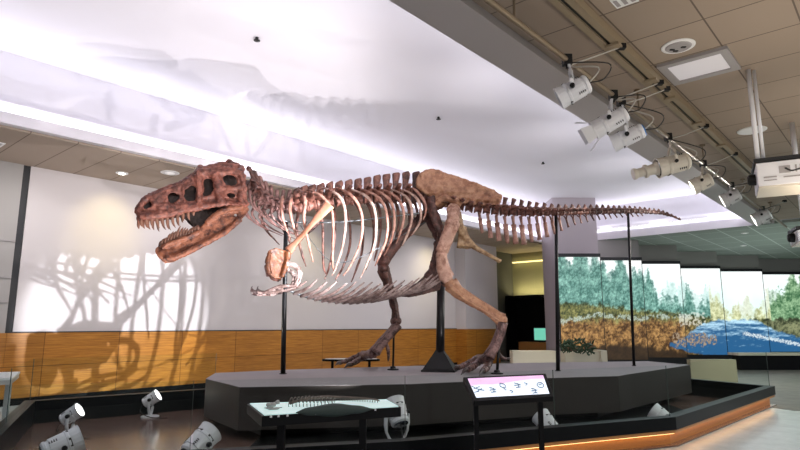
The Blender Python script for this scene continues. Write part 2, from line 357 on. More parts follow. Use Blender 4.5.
# ================================================================== PROJECTION SCREENS
def fbm(x, y, s=0): return noise.fractal(V((x, y, s)), .9, 2.1, 5)
def mixc(a, b, t):
    t = max(0, min(1, t)); return tuple(lerp(p, q, t) for p, q in zip(a, b))
def scene_colour(px, py):
    """river landscape shown across the screens; px,py run across and down the panorama"""
    t1 = fbm(px*.045, py*.045, 3); t2 = fbm(px*.15, py*.13, 9); t3 = fbm(px*.42, py*.42, 17); t4 = fbm(px*1.1, py*.9, 31)
    c = mixc((1, 1, 1), (.84, .98, .96), (py-255)/60+t1*.5)
    for ph, (h0, h1, h2, h3), dk, lt, dn in (
        (0, (262, 268, 292, 296), (.34, .56, .52), (.66, .86, .82), .55),          # misty far trees
        (40, (250, 262, 300, 290), (.06, .20, .17), (.40, .66, .58), .95)):         # near conifers
        crown = interp([(555, h0-4), (596, h0+2), (611, h0+20), (622, h0+10), (640, h1+10), (652, h1+6), (660, h2), (666, h1+24), (674, h2+2), (690, h2-8), (702, h2+4), (735, h2+12), (762, h2+14), (774, h2+2), (784, 284), (800, 276), (812, 270)], px)+fbm(px*.09+ph, 2.2, ph)*20+t2*7+t3*4
        if py > crown:
            d_, l_ = dk, lt
            if 712 < px < 772: d_ = (.42, .42, .16); l_ = (.86, .86, .55)
            if px > 772: d_ = (.07, .20, .09); l_ = (.50, .70, .46)
            v = .42+t2*.55+t3*.55+t4*.45; a_ = dn*min(1, .45+(py-crown)/14)
            if 712 < px < 772: a_ *= .75
            if px < 660 and abs((px*.37+t1*2) % 3.1-1.5) < .16 and py < 300: v -= .3
            c = mixc(c, mixc(d_, l_, v), a_)
    bank = interp([(555, 302), (600, 304), (640, 309), (680, 312), (700, 315), (740, 320), (770, 317), (812, 320)], px)+t2*4+t3*2
    if py > bank:
        v = .42+t2*.6+t3*.6+t4*.5
        g = mixc((.05, .08, .03), (.46, .44, .20), v)
        k_ = interp([(555, 1), (680, 1), (705, 0)], px)*min(1, max(0, (py-317-t2*6)/7))
        g = mixc(g, mixc((.12, .06, .02), (.62, .40, .18), v), k_)
        if px < 690 and t2 > -.05 and abs(py-interp([(555, 322), (600, 314), (640, 318), (690, 314)], px)-t2*3) < 2.2+t3*2: g = mixc(g, (.62, .72, .70), .5+t4*.8)
        if px > 765: g = mixc((.07, .09, .05), (.40, .42, .26), v)
        c = mixc(c, g, min(1, (py-bank)/3))
    lo = interp([(668, 345), (684, 336), (700, 325), (716, 319), (745, 318), (762, 322), (775, 330), (800, 337), (812, 340)], px)+t2*2.5
    hi = interp([(668, 346), (685, 351), (700, 354), (740, 356), (812, 352)], px)+t2
    if px > 668 and lo < py < hi:
        w_ = .30+.8*fbm(px*.05, py*.3, 5)+.5*fbm(px*.25, py*1.3, 8)+.5*(328-py)/12
        c = mixc(c, mixc((.05, .19, .36), (.62, .84, .96), w_), min(1, (py-lo)/2+.2))
        if px > 742 and abs(py-interp([(742, 333), (812, 347)], px)-t3*1.5) < 1.6: c = mixc(c, (.85, .9, .9), .6+t4)
    if 672 < px < 716 and 334+t2*4 < py < 345+t2*5 and t3+t4 > -.05: c = mixc((.10, .075, .05), (.50, .40, .30), .5+t3+t4)
    if 680 < px < 706 and 314 < py+t2*4 < 326 and t2+t3 > 0: c = mixc(c, (.80, .80, .74), .6)
    fl = interp([(555, 346), (600, 343), (640, 342), (668, 346), (700, 352), (760, 358), (812, 356)], px)+t2*3
    if py > fl: c = mixc(c, (.05, .03, .015), min(.9, (py-fl)/5))
    return tuple(max(0, q)**1.35 for q in c)
SLAB = ['with autumn leaves under dense teal trees, on the tall mauve column', 'with pale tree trunks over rusty undergrowth, behind the slender tail post', 'with conifers before a white sky and a rocky stream', 'with a grey green tree above a boulder beside the river bend', 'with yellow reeds above the broad blue river', 'with a big green tree on the right bank, farthest right']
for i, (x0, x1, Y, yt) in enumerate(PX):
    a = P(x0+.6, yt, Y); b = P(x1-.3, yt, Y); zb = .27; nx, nz = 70, 110
    root = empty('projection_screen', ((a.x+b.x)/2, Y, zb)); tag(root, 'tall projection screen '+SLAB[i], 'screen', 'landscape projection screens')
    vs = []; fs = []; cs = []
    for k in range(nz+1):
        for j in range(nx+1):
            x = lerp(a.x, b.x, j/nx); z = lerp(zb, a.z, k/nz); vs.append((x, Y, z))
            d = V((x, Y, z-CH)); w = FPX/math.cos(TH)*z  # panorama coordinates
            cs.append(scene_colour(400+589*x/Y, 325-589*(z-CH)/Y))
    for k in range(nz):
        for j in range(nx): q = k*(nx+1)+j; fs.append((q, q+1, q+nx+2, q+nx+1))
    me = bpy.data.meshes.new('picture'); off = wl(root); me.from_pydata([tuple(V(q)-off) for q in vs], [], fs)
    ca = me.color_attributes.new('Col', 'FLOAT_COLOR', 'POINT')
    for n_, c in enumerate(cs): ca.data[n_].color = (*c, 1)
    me.materials.append(MATS['landscape']); o = bpy.data.objects.new('picture', me); COL.objects.link(o); o.parent = root
    fr = MB().span((a.x-.02, Y-.03, a.z), (b.x+.02, Y+.1, a.z+.13)); fr.span((a.x-.02, Y+.005, zb-.27), (b.x+.02, Y+.1, a.z))
    fr.build('frame', 'black_bar', root)
# things below the screens
# ================================================================== LOW FURNITURE NEAR THE SCREENS
def simple(mb, name, m, label, cat, group=None, **k): return tag(mb.build(name, m, **k), label, cat, group)
a = P(513, 351, 19.6); b = P(556, 351, 19.6)
simple(MB().span((a.x, 19.6, 0), (b.x, 20.2, a.z)), 'low_bench', 'beige_bench', 'long cream lit bench at the corridor mouth left of the screens', 'bench')
a = P(565, 352, 19.8); b = P(606, 352, 19.8)
r = empty('planter', ((a.x+b.x)/2, 20.1, 0)); tag(r, 'cream box planter with dark foliage below the leftmost projection screen', 'planter')
MB().span((a.x, 19.8, 0), (b.x-.2, 20.4, a.z)).build('box', 'beige_bench', r); MB().span((b.x-.2, 19.7, 0), (b.x, 20.5, a.z+.05)).build('end_post', 'beige_bench', r)
fo = MB()
for k in range(90):
    px = random.uniform(561, 592); py = random.uniform(341, 353)+abs(px-572)*.12; c = P(px, py, 19.5+random.uniform(-.2, .1))
    dd = V((random.uniform(-1, 1), random.uniform(-.5, .3), random.uniform(-.2, 1))).normalized(); fo.sweep([c, c+dd*.12, c+dd*.22], [.012, .035, .004], 5, n=2)
fo.build('foliage', 'foliage', r)
simple(MB().span((P(691, 370, 16.4).x, 16.4, 0), (P(737, 370, 16.4).x, 16.6, .66)), 'low_wall', 'partition_beige', 'short beige lit partition standing beyond the right end of the platform', 'partition')
a = P(738, 352, 21.3)
r = empty('long_bench', (a.x+2, 21.6, 0)); tag(r, 'long dark bench with pale seat below the right hand screens', 'bench')
MB().span((a.x, 21.3, .52), (a.x+5, 22, .6)).build('seat', 'beige_bench', r); MB().span((a.x+.1, 21.4, 0), (a.x+4.9, 21.9, .52)).build('base', 'black_satin', r)
# small lit monitor in the dark alcove
def hb(mb, lo, hi): return mb.box(W((lo[0]+hi[0])/2, (lo[1]+hi[1])/2, (lo[2]+hi[2])/2), (hi[0]-lo[0], hi[1]-lo[1], hi[2]-lo[2]), Matrix.Rotation(HALL, 3, 'Z'))
al = MB(); hb(al, (24.3, 11.2, 0), (24.38, 14.1, 2.92)); hb(al, (23.5, 11.2, 0), (24.3, 11.28, 2.92)); hb(al, (23.5, 14.02, 0), (24.3, 14.1, 2.92)); hb(al, (23.5, 11.28, 2.82), (24.3, 14.02, 2.92))
simple(al, 'display_alcove', 'black_satin', 'black open fronted display alcove at the end of the corridor', 'alcove')
r = empty('monitor', W(23.9, 12.57, .85)); tag(r, 'small monitor glowing green inside the black alcove', 'monitor')
hb(MB(), (23.86, 12.2, .90), (23.94, 12.92, 1.5)).build('casing', 'black_bar', r)
hb(MB(), (23.845, 12.24, .94), (23.862, 12.88, 1.46)).build('display', 'tv_green', r)
hb(MB(), (23.85, 12.45, .85), (23.98, 12.68, .90)).build('stand', 'black_bar', r)
simple(hb(MB(), (23.7, 12.0, 0), (24.25, 13.6, .85)), 'monitor_counter', 'wood_kerb', 'brown counter under the small green monitor in the alcove', 'counter')
hb_l = hb(MB(), (24.2, 11.3, 4.5), (24.35, 14.1, 4.55))
struct(hb_l, 'trim_8', 'led_yellow')

# ================================================================== KERB AND GLASS BARRIER ROUND THE WELL
def inset(poly, d):
    out = []; n = len(poly)
    for i in range(n):
        p0, p1, p2 = poly[i-1], poly[i], poly[(i+1) % n]
        e1 = (p1-p0).normalized(); e2 = (p2-p1).normalized(); n1 = V((-e1.y, e1.x, 0)); n2 = V((-e2.y, e2.x, 0))
        m = (n1+n2).normalized(); out.append(p1+m*(d/max(.3, m.dot(n1))))
    return out
def ring(poly, d0, d1, z0, z1, seg=None):
    A_ = inset(poly, d0); B_ = inset(poly, d1); n = len(poly); mb = MB()
    for i in (seg if seg is not None else range(n)):
        j = (i+1) % n
        mb.prism([A_[i]+V((0, 0, z0)), A_[j]+V((0, 0, z0)), B_[j]+V((0, 0, z0)), B_[i]+V((0, 0, z0))], (0, 0, z1-z0))
    return mb
ke = empty('exhibit_kerb', (1, 8.2, 0)); tag(ke, 'low black kerb with amber lit wooden foot running round the exhibit well', 'kerb')
ring(K, 0, .16, .215, .38).build('kerb_cap', 'black_gloss', ke)
ring(K, .015, .15, .17, .214).build('wood_rim', 'wood_kerb', ke)
ring(K, .10, .15, 0, .17).build('toe_board', 'wood_kerb', ke)
ring(K, .151, .16, .02, .214).build('inner_lining', 'dark_green_black', ke)
ring(K, .05, .075, .158, .17, seg=(1, 2, 3)).build('light_strip', 'led_warm', ke)
Kg = inset(K, .08)
def on_edge(i, px):   # point of edge i seen at that column
    a, b = Kg[i], Kg[(i+1) % len(K)]
    u = (px-400)/(FPX/math.cos(TH)); t = (u*a.y-a.x)/((b.x-a.x)-u*(b.y-a.y)); return a.lerp(b, t)
panes = [(Kg[0], on_edge(0, 198), 'glass barrier pane along the front kerb, left of the model table'), (on_edge(0, 199), Kg[1], 'glass barrier pane of the front kerb behind the lit model table'),
         (Kg[1], Kg[2], 'glass barrier pane of the kerb behind the tilted reading screen'),
         (Kg[2], Kg[3], 'glass barrier pane on the front kerb before the middle of the platform'), (Kg[3], Kg[4], 'longest glass barrier pane on the right side of the well'),
         (Kg[0].lerp(Kg[7], .02), Kg[0].lerp(Kg[7], .5), 'near glass barrier pane on the left side kerb'), (Kg[0].lerp(Kg[7], .51), Kg[7], 'rear glass barrier pane on the left side kerb'),
         (Kg[7], Kg[7].lerp(Kg[6], .5), 'glass barrier pane on the back kerb before the wood dado')]
for a, b, lab in panes:
    e = (b-a).normalized(); nn = V((-e.y, e.x, 0))*.006; a = a+e*.006; b = b-e*.006
    z = V((0, 0, .381)); m = MB().prism([a-nn+z, b-nn+z, b+nn+z, a+nn+z], (0, 0, .67))
    gp = empty('glass_pane', (a+b)/2+z); tag(gp, lab, 'glass pane', 'glass barrier panes'); m.build('pane', 'glass', gp)
    MB().prism([b-e*.004-nn*.8+z, b+e*.001-nn*.8+z, b+e*.001+nn*.8+z, b-e*.004+nn*.8+z], (0, 0, .67)).build('edge_seal', 'edge_green', gp)

# ================================================================== PLATFORM
plx = [(-2.23, 8.33), (.15, 8.75), (2.36, 9.72), (3.69, 10.1), (4.05, 10.51), (6.25, 12.84), (5.9, 14.2), (3.0, 13.6), (0, 12.45), (-2.16, 11.5), (-3.32, 10.72), (-3.12, 9.6)]
pl = empty('platform', (1, 11, 0)); tag(pl, 'long angular grey platform carrying the mounted dinosaur skeleton', 'platform')
poly = [V((x, y, 0)) for x, y in plx]
o = MB().prism([p+V((0, 0, .17)) for p in poly], (0, 0, .575)).build('body', 'platform_side', pl)
ip = inset(poly, .003)
o2 = MB().prism([p+V((0, 0, .745)) for p in ip], (0, 0, .006)).build('top_surface', 'platform_top', pl)
b_ = inset(poly, .45)
MB().prism([p+V((0, 0, .021)) for p in b_], (0, 0, .15)).build('plinth', 'black_satin', pl)
# seams of the platform cladding
sm = MB()
PT = .751
# ================================================================== SUPPORT POSTS
def post(x, y, top, r, label, foot='disc', lean=(0, 0)):
    b = G(x, y, PT); e = empty('support_post', b); tag(e, label, 'support post', 'steel posts holding up the skeleton')
    t = V(top)
    MB().sweep([b+V((0, 0, .01)), t], [r, r*.85], 10, n=1, smooth=False).build('pole', 'black_metal', e, smooth=True)
    m = MB()
    if foot == 'cone': m.lathe(b, (0, 0, 1), [(0.001, .44), (.03, .44), (.05, .40), (.40, .085), (.42, .085)], 4, ph=math.pi/4+.2)
    elif foot == 'disc': m.lathe(b, (0, 0, 1), [(.001, .11), (.02, .11), (.03, .06), (.07, .045)], 14)
    else: m.lathe(b, (0, 0, 1), [(.001, r*1.5), (.012, r*1.5), (.013, r)], 12)
    m.build('foot', 'black_metal', e)
    return e

# ================================================================== THE SKELETON
YM = [(137, 8.6), (245, 9.5), (262, 9.85), (284, 10.3), (330, 10.55), (440, 11.1), (500, 11.02), (545, 11.12), (570, 11.4), (600, 11.9), (634, 12.5), (660, 12.95), (683, 13.4)]
def ym(x):
    return (interp(YM, x-10)+interp(YM, x)+interp(YM, x+10)+interp(YM, x-5)+interp(YM, x+5))/5 if x > 240 else lerp(8.6, 9.5, (x-137)/108.)
def midp(x): return P(x, 225, ym(x))
def tang(x):
    d = midp(x+4)-midp(x-4); d.z = 0; return d.normalized()
def near(x): t = tang(x); return V((t.y, -t.x, 0))
def S(x, y, w=0.0):
    """point of the sight line (x,y) lying w metres to the near side of the animal's mid-plane"""
    n = near(x); p0 = midp(x)+n*w; d = ray(x, y); o_ = V((0, 0, CH)); t = (p0-o_).dot(n)/d.dot(n); return o_+d*t
def far(x, y, w): return S(x, y, w)-near(x)*(2*w)
SKEL = empty('dinosaur_skeleton', (midp(440).x, midp(440).y, PT))
tag(SKEL, 'brown fossil skeleton of a huge meat-eating dinosaur mounted striding on the grey platform', 'dinosaur skeleton')
UP = V((0, 0, 1))
# ---- skull
def sw(x): return interp([(137, .05), (142, .10), (155, .14), (175, .17), (190, .21), (205, .28), (220, .34), (235, .38), (250, .36)], x)
def plate(mb, outer, holes, wf, th, sides=(1, -1)):
    for sg in sides:
        loops = [outer]+holes; flat = [[V((x, y, 0)) for x, y in l] for l in loops]
        tris = geometry.tessellate_polygon(flat); pts = [p for l in loops for p in l]; b = len(mb.v); n = len(pts)
        for layer in (0, 1):
            for x, y in pts:
                w = wf(x); q = S(x, y, w)
                if sg < 0: q = q-near(x)*(2*w)
                mb.v.append(q-near(x)*(th*layer*sg))
        for t in tris: mb.f.append((b+t[0], b+t[1], b+t[2])); mb.f.append((b+n+t[2], b+n+t[1], b+n+t[0]))
        k = 0
        for l in loops:
            m = len(l)
            for i in range(m): j = (i+1) % m; mb.f.append((b+k+i, b+k+j, b+n+k+j, b+n+k+i))
            k += m
def dens(l, step=6):   # add points along an outline so the plate can curve
    out = []
    for i in range(len(l)):
        a = l[i]; b = l[(i+1) % len(l)]; n = max(1, int(math.hypot(b[0]-a[0], b[1]-a[1])/step))
        for k in range(n): out.append((lerp(a[0], b[0], k/n), lerp(a[1], b[1], k/n)))
    return out
def oval(cx, cy, rx, ry, rot=0, n=10):
    c, s_ = math.cos(rot), math.sin(rot)
    return [(cx+rx*math.cos(t)*c-ry*math.sin(t)*s_, cy+rx*math.cos(t)*s_+ry*math.sin(t)*c) for t in [2*math.pi*i/n for i in range(n)]]
sk = MB()
outer = dens([(137.5, 206), (140, 201), (147, 196.5), (155, 193), (168, 188), (181, 183.5), (189, 177), (200, 172), (213, 168), (226, 166), (239, 169), (246, 175), (247, 190), (249, 205), (241, 209), (225, 206), (209, 208), (199, 210.5), (190, 212.5), (181, 215), (171, 217), (160, 218.5), (148, 220), (140, 221.5), (137.5, 214)])
holes = [oval(146.8, 204.0, 6.6, 4.6, -.5), oval(173.5, 197.5, 6.5, 5.0, -.3), oval(191.5, 193.5, 8.8, 7.6, -.5), oval(207.5, 187, 6.4, 9.4, .25), oval(230.5, 180, 7.6, 5.2, .35), oval(231, 195, 4.5, 2.5, .1)]
plate(sk, outer, holes, sw, .045)
def bars(path, rad, w=None, side=(1, -1)):
    for sg in side:
        pts = []
        for q in path:
            ww = w if w is not None else sw(q[0])*.95
            pts.append(S(q[0], q[1], ww) if sg > 0 else far(q[0], q[1], ww))
        sk.sweep(pts, rad, 8)
bars([(138, 213), (143, 202), (155, 194.5), (170, 188.5), (184, 183), (196, 175)], [.04, .05, .055, .06, .065, .06], .05)
bars([(196, 175), (210, 169), (225, 166.5), (238, 169)], [.06, .07, .07, .07], .1)
bars([(140, 216), (152, 216), (165, 214), (180, 211), (193, 208)], [.05, .055, .06, .055, .05])
bars([(150, 200), (156, 205), (160, 212)], [.035, .04, .05])
bars([(183, 187), (183, 197), (186, 208)], [.03, .022, .035])
bars([(199, 175), (200, 188), (199, 200), (203, 207)], [.075, .06, .055, .065])
bars([(197, 174), (205, 172), (212, 175)], [.05, .065, .055])
bars([(214, 174), (218, 184), (218, 194), (222, 202)], [.085, .075, .06, .06])
bars([(213, 174), (226, 171.5), (240, 173)], [.05, .045, .055])
bars([(240, 172), (243, 184), (240, 196), (244, 206)], [.05, .04, .045, .06])
bars([(221, 187), (230, 188.5), (240, 187)], [.03, .025, .035])
bars([(200, 206), (213, 205), (226, 203), (240, 206)], [.05, .05, .045, .05])
for q, r_ in (((222, 164), .055), ((229, 162.5), .06), ((236, 166), .065)): sk.ell(S(*q), (r_*1.2, r_*1.2, r_))
for sg in (1, -1):
    for q, w_, r_ in (((205, 171), .2, .055), ((213, 172), .24, .05), ((241, 168), .15, .06)):
        sk.ell(S(q[0], q[1], w_*sg), (r_, r_, r_*.8))
sk.sweep([S(205, 180), S(222, 180), S(240, 182)], [.08, .13, .13], 8)
sk.sweep([S(150, 208), S(175, 205), S(200, 203), S(225, 203)], [.03, .04, .05, .06], 8, flat=1.8)
for x in (200, 215, 228, 240): sk.sweep([S(x, 172, sw(x)*.9), S(x, 168.5, 0), far(x, 172, sw(x)*.9)], [.05, .06, .05], 8)
for x in (150, 165, 180): sk.sweep([S(x, interp([(150, 197), (180, 185)], x), .1), S(x, interp([(150, 196), (180, 184)], x), -.1)], [.045, .045], 6, n=2)
SKULL = fuse(sk, 'skull', 'bone_red', SKEL, .0135, .019, 10, 1)
def teeth(parent, line, wf, cnt, ln, down, lens=None):
    for sg in (1, -1):
        for k in range(cnt):
            t = (k+.3)/cnt; x = lerp(line[0][0], line[-1][0], t); y = interp(line, x); w = wf(x)*.93
            q = S(x, y, w) if sg > 0 else far(x, y, w)
            L_ = ln*interp([(0, .65), (.18, .8), (.4, 1.15), (.65, .9), (1, .35)], t)*random.uniform(.72, 1.12)
            d = V((0, 0, -1 if down else 1)); bk = tang(x)*.28*L_
            jit = tang(x)*random.uniform(-.12, .12)*L_
            MB().sweep([q-d*.035, q+d*L_*.35+bk*.1, q+d*L_*.75+bk*.45+jit*.5, q+d*L_+bk+jit], [.024, .025, .015, .002], 6, n=2, flat=.75, up=tang(x)).build('tooth', 'tooth', parent, smooth=True)
teeth(SKULL, [(139.5, 221.5), (160, 218), (181, 214.5), (197, 210.5)], sw, 11, .17, True)
# ---- lower jaw
def jw(x): return interp([(158, .04), (165, .10), (180, .16), (200, .24), (222, .33), (247, .36)], x)
jb = MB()
outer = dens([(159, 247.5), (163, 243.5), (172, 240.5), (181, 237.5), (191, 233.5), (199, 229), (206, 221), (214, 213.5), (224, 208.5), (238, 205), (247, 204), (250, 210), (244, 217), (236, 226), (226, 234.5), (214, 241), (200, 248), (188, 254.5), (178, 260), (171, 261.5), (164, 258), (160, 253)], 5)
plate(jb, outer, [oval(236, 215, 2.2, 1.5)], jw, .05)
def jbar(path, rad, dw=.0):
    for sg in (1, -1): jb.sweep([(S(x, y, jw(x)-dw) if sg > 0 else far(x, y, jw(x)-dw)) for x, y in path], rad, 8)
jbar([(160, 251), (170, 258), (185, 253), (200, 245.5), (215, 238), (228, 230), (240, 219)], [.05, .06, .055, .05, .05, .045, .05])
jbar([(161, 247), (175, 241.5), (190, 236), (199, 231)], [.04, .045, .04, .03])
jbar([(206, 223), (216, 215), (228, 209), (243, 207)], [.04, .05, .055, .06])
jb.sweep([S(160, 251, .06), S(160, 251, -.06)], [.07, .07], 8, n=2); jb.sweep([S(166, 254, .1), S(166, 254, -.1)], [.06, .06], 8, n=2)
JAW = fuse(jb, 'lower_jaw', 'bone_jaw', SKEL, .0135, .010, 11, 1)
pt_ = MB(); plate(pt_, dens([(176, 214), (196, 210), (222, 207), (238, 204), (232, 209), (216, 214), (206, 224), (198, 229), (193, 224), (188, 219)], 5), [oval(210, 212, 3, 1.6)], lambda x: interp([(176, .05), (238, .16)], x), .05)
plate(pt_, dens([(141, 211), (143, 203), (152, 197), (166, 194), (184, 185), (200, 176), (238, 172), (241, 200), (222, 206), (190, 209)], 6), [], lambda x: interp([(141, .01), (160, .02), (200, .12), (241, .16)], x), .05)
pt_.sweep([S(178, 213), S(200, 212), S(225, 206)], [.03, .05, .08], 8, flat=1.6)
fuse(pt_, 'palate_shade', 'bone_shade', SKULL, .015, .01, 10, 1)  # palate bones plus a filler plate, near-black as painted shade behind the openings
teeth(JAW, [(161, 245.5), (172, 240.5), (181, 237.5), (191, 233.5), (200, 228)], jw, 13, .165, False)

# ---- spine
def sizeat(tab, x): return interp(tab, x)
CEN = [(247, 184), (256, 195), (266, 203), (278, 208), (290, 209.5), (304, 207), (322, 204), (342, 201), (362, 199), (383, 198), (404, 198), (430, 198), (455, 203), (470, 207), (500, 211), (530, 212.5), (560, 212.5), (600, 211.5), (633, 211), (660, 213), (672, 216), (683, 221)]
TOP = [(247, 166), (256, 173), (266, 183), (278, 191), (290, 191), (304, 186.5), (322, 184), (342, 181.5), (362, 178.5), (383, 175), (404, 172.5), (430, 172), (455, 187), (470, 189), (502, 197), (530, 202), (560, 205.5), (600, 206), (633, 207.3), (660, 210.3), (683, 220.5)]
def vertebra(x, dx, rc, kind, m, name='vertebra'):
    c = S(x, interp(CEN, x)); t = (S(x+3, interp(CEN, x+3))-S(x-3, interp(CEN, x-3))).normalized(); nn = near(x); u = nn.cross(t).normalized()
    if u.z < 0: u = -u
    L_ = (S(x+dx/2, interp(CEN, x+dx/2))-S(x-dx/2, interp(CEN, x-dx/2))).length*.86
    tp = S(x, interp(TOP, x)); h = (tp-c).length
    mb = MB()
    mb.lathe(c-t*L_/2, t, [(0, rc*.6), (L_*.03, rc*.98), (L_*.12, rc), (L_*.3, rc*.74), (L_*.5, rc*.66), (L_*.7, rc*.74), (L_*.88, rc), (L_*.97, rc*.98), (L_, rc*.6)], 12)
    j = random.uniform(-.1, .1)
    if kind == 'neck':
        mb.sweep([c+u*rc*.6, c+u*h*.55-t*.02, tp+t*.02*j], [rc*.75, rc*.5, rc*.42], 8, flat=.8, up=t, n=3)
        mb.ell(tp-u*.02, (.04, .035, .045))
        for s_ in (1, -1):
            mb.sweep([c+u*rc*.5, c+nn*s_*rc*1.5+u*rc*.3+t*.02, c+nn*s_*rc*1.9-u*rc*.7+t*.05], [rc*.5, rc*.38, rc*.28], 7, n=3)
            mb.sweep([c+nn*s_*rc*.8+u*rc*.8-t*L_*.6, c+nn*s_*rc*.9+u*rc*1.3, c+nn*s_*rc*.8+u*rc*1.5+t*L_*.7], [rc*.3, rc*.42, rc*.28], 6, n=3)
    elif kind in ('back', 'hip'):
        w_ = L_*.36
        mb.sweep([c+u*rc*.5, c+u*h*.5, tp-u*.04+t*.015*j, tp+u*.01], [w_*1.35, w_*1.0, w_*1.4, w_*1.15], 8, flat=.45, up=t, n=3)
        for s_ in ((1, -1) if kind == 'back' else ()):
            mb.sweep([c+u*rc*1.0, c+nn*s_*rc*1.8+u*rc*1.55, c+nn*s_*rc*3.2+u*rc*1.7], [rc*.55, rc*.34, rc*.3], 7, n=3, flat=1.3)
            mb.sweep([c+nn*s_*rc*.4+u*rc*1.2-t*L_*.55, c+nn*s_*rc*.5+u*rc*1.5, c+nn*s_*rc*.4+u*rc*1.3+t*L_*.6], [rc*.25, rc*.4, rc*.25], 6, n=2)
    else:
        w_ = min(L_*.42, .06)
        tt = tp+t*L_*.30
        mb.sweep([c+u*rc*.5, c+u*(h*.55)+t*L_*.1, tt], [w_*1.05, w_*.6, w_*.85], 7, flat=.5, up=t, n=3)
        tl = interp([(455, .34), (500, .27), (540, .16), (590, .06), (620, .02), (690, 0)], x)
        for s_ in (1, -1):
            if tl > .03: mb.sweep([c+u*rc*.3, c+nn*s_*(rc+tl*.5)+u*rc*.35, c+nn*s_*(rc+tl)+u*rc*.1+t*.04], [rc*.42, rc*.3, rc*.22], 6, n=2, flat=1.3)
            mb.sweep([c+nn*s_*rc*.35+u*rc*1.0-t*L_*.9, c+nn*s_*rc*.4+u*rc*1.05, c+nn*s_*rc*.3+u*rc*1.25+t*L_*.5], [rc*.16, rc*.3, rc*.16], 6, n=2)
    mb.rough(rc*.10, 14)
    return mb.build(name, m, SKEL, smooth=True)
VX = []
for k, x in enumerate([249, 254.5, 260, 265.5, 271, 277, 283.5, 290]): vertebra(x, 6.2, .085, 'neck', 'bone_neck' if k > 1 else 'bone_dark'); VX.append(x)
for k, x in enumerate([296.5, 304, 312, 320.5, 329.5, 339, 348.5, 358, 367.5, 377, 386.5, 396, 406]):
    vertebra(x, 9.2, .108, 'back', 'bone_vertebra'); VX.append(x)
for x in (416, 426, 436): vertebra(x, 9.5, .12, 'hip', 'bone_dark', 'sacral_vertebra')
x = 452.; CV = []; k = 0
while x < 682:
    d = interp([(450, 8.8), (500, 8.4), (540, 7.4), (580, 6.2), (620, 5.3), (660, 4.4), (683, 3.6)], x)
    rc = interp([(450, .115), (500, .10), (540, .08), (580, .065), (620, .055), (650, .045), (683, .012)], x)
    vertebra(x, d, rc, 'tail', 'bone_vertebra', 'tail_vertebra'); CV.append((x, rc)); x += d
# ---- chevrons under the tail
CB = [(476, 232), (487, 238), (501, 243), (520, 244.5), (536, 240), (551, 234), (565, 227), (580, 222.5), (600, 219), (622, 217), (645, 215.5)]
for x, rc in CV:
    if 472 < x < 640:
        c = S(x, interp(CEN, x)); b = S(x+4.2, interp(CB, x)); t = tang(x); n_ = near(x); mb = MB(); dn = (b-c).normalized()
        for s_ in (1, -1): mb.sweep([c+dn*rc*.9+n_*s_*rc*.6, c.lerp(b, .45)+n_*s_*.004], [rc*.22, rc*.22], 6, n=2)
        L_ = (b-c).length
        mb.sweep([c.lerp(b, .4), c.lerp(b, .75), b], [.03*L_/.4+.006, .026*L_/.4+.006, (.034 if CV.index((x, rc)) % 3 else .02)*L_/.4+.006], 7, flat=.6, up=t, n=2).rough(.008, 16)
        mb.build('chevron', 'bone_rib' if x < 560 else 'bone_vertebra', SKEL, smooth=True)
# ---- ribs: traced on the near side, mirrored to the far side
RIBS = [([(283, 196), (281, 206), (284, 222), (291, 240)], 0),
        ([(292, 195), (290, 210), (294, 228), (300, 246)], 0),
        ([(300, 190), (305, 200), (304, 220), (309, 245), (313, 262)], 0),
        ([(308, 190), (322, 197), (332, 212), (333, 240), (332.5, 262), (334, 271)], 1),
        ([(323, 188), (340, 197), (345.5, 214), (344, 238), (338, 262), (332, 276)], 1),
        ([(335, 188), (351, 195), (361, 212), (361.5, 238), (352, 263), (343, 276)], 1),
        ([(347, 189), (366, 196), (375, 212), (375, 242), (367, 264), (360, 279)], 1),
        ([(360, 189), (379, 198), (387, 216), (386.5, 238), (380, 255), (375, 266)], 1),
        ([(372, 189), (389, 199), (394.5, 217), (392.5, 236), (388, 248), (384, 256)], 1),
        ([(384, 190), (399, 200), (404, 217), (400, 233), (396, 244)], 2),
        ([(393, 190), (408, 199), (412, 216), (408, 233), (402, 246)], 2),
        ([(404, 190), (417, 199), (421, 214), (418, 226), (411, 236)], 2),
        ([(412, 188), (421, 196), (426, 208), (423, 220)], 2)]
for i, (tr, kd) in enumerate(RIBS):
    n = len(tr); ws = {4: [.10, .30, .36, .34], 5: [.12, .40, .50, .48, .42], 6: [.12, .42, .56, .58, .50, .42]}[n]
    if i > 10: ws = [w*.8 for w in ws]
    rd = [.026, .034, .026, .024, .021, .012][:n-1]+[.011]
    for sg in (1, -1):
        pts = [(S(x, y, w) if sg > 0 else far(x, y, w)) for (x, y), w in zip(tr, ws)]
        c0 = S(tr[0][0]-1, interp(CEN, tr[0][0])-1)
        mb = MB().sweep([c0+(pts[0]-c0)*.25]+pts, [.028]+rd, 8, flat=.62, up=tang(tr[0][0]), n=5).rough(.007, 9)
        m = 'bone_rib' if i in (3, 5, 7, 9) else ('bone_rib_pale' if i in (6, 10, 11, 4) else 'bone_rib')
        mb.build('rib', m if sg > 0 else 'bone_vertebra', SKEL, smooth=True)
# ---- neck ribs
for k, (x0, y0, x1, y1) in enumerate([(250, 196, 262, 214), (254, 201, 272, 221), (259, 206, 281, 228), (265, 210, 290, 233), (272, 213, 299, 236), (279, 215, 306, 234)]):
    for sg in (1, -1):
        q = lambda x, y, w: S(x, y, w) if sg > 0 else far(x, y, w)
        MB().sweep([q(x0, y0-5, .12), q(x0, y0+3, .15), q((x0+x1)/2-2, (y0+y1)/2+3, .17), q(x1, y1, .2)], [.03, .024, .014, .006], 6, n=4).build('neck_rib', 'bone_neck', SKEL, smooth=True)
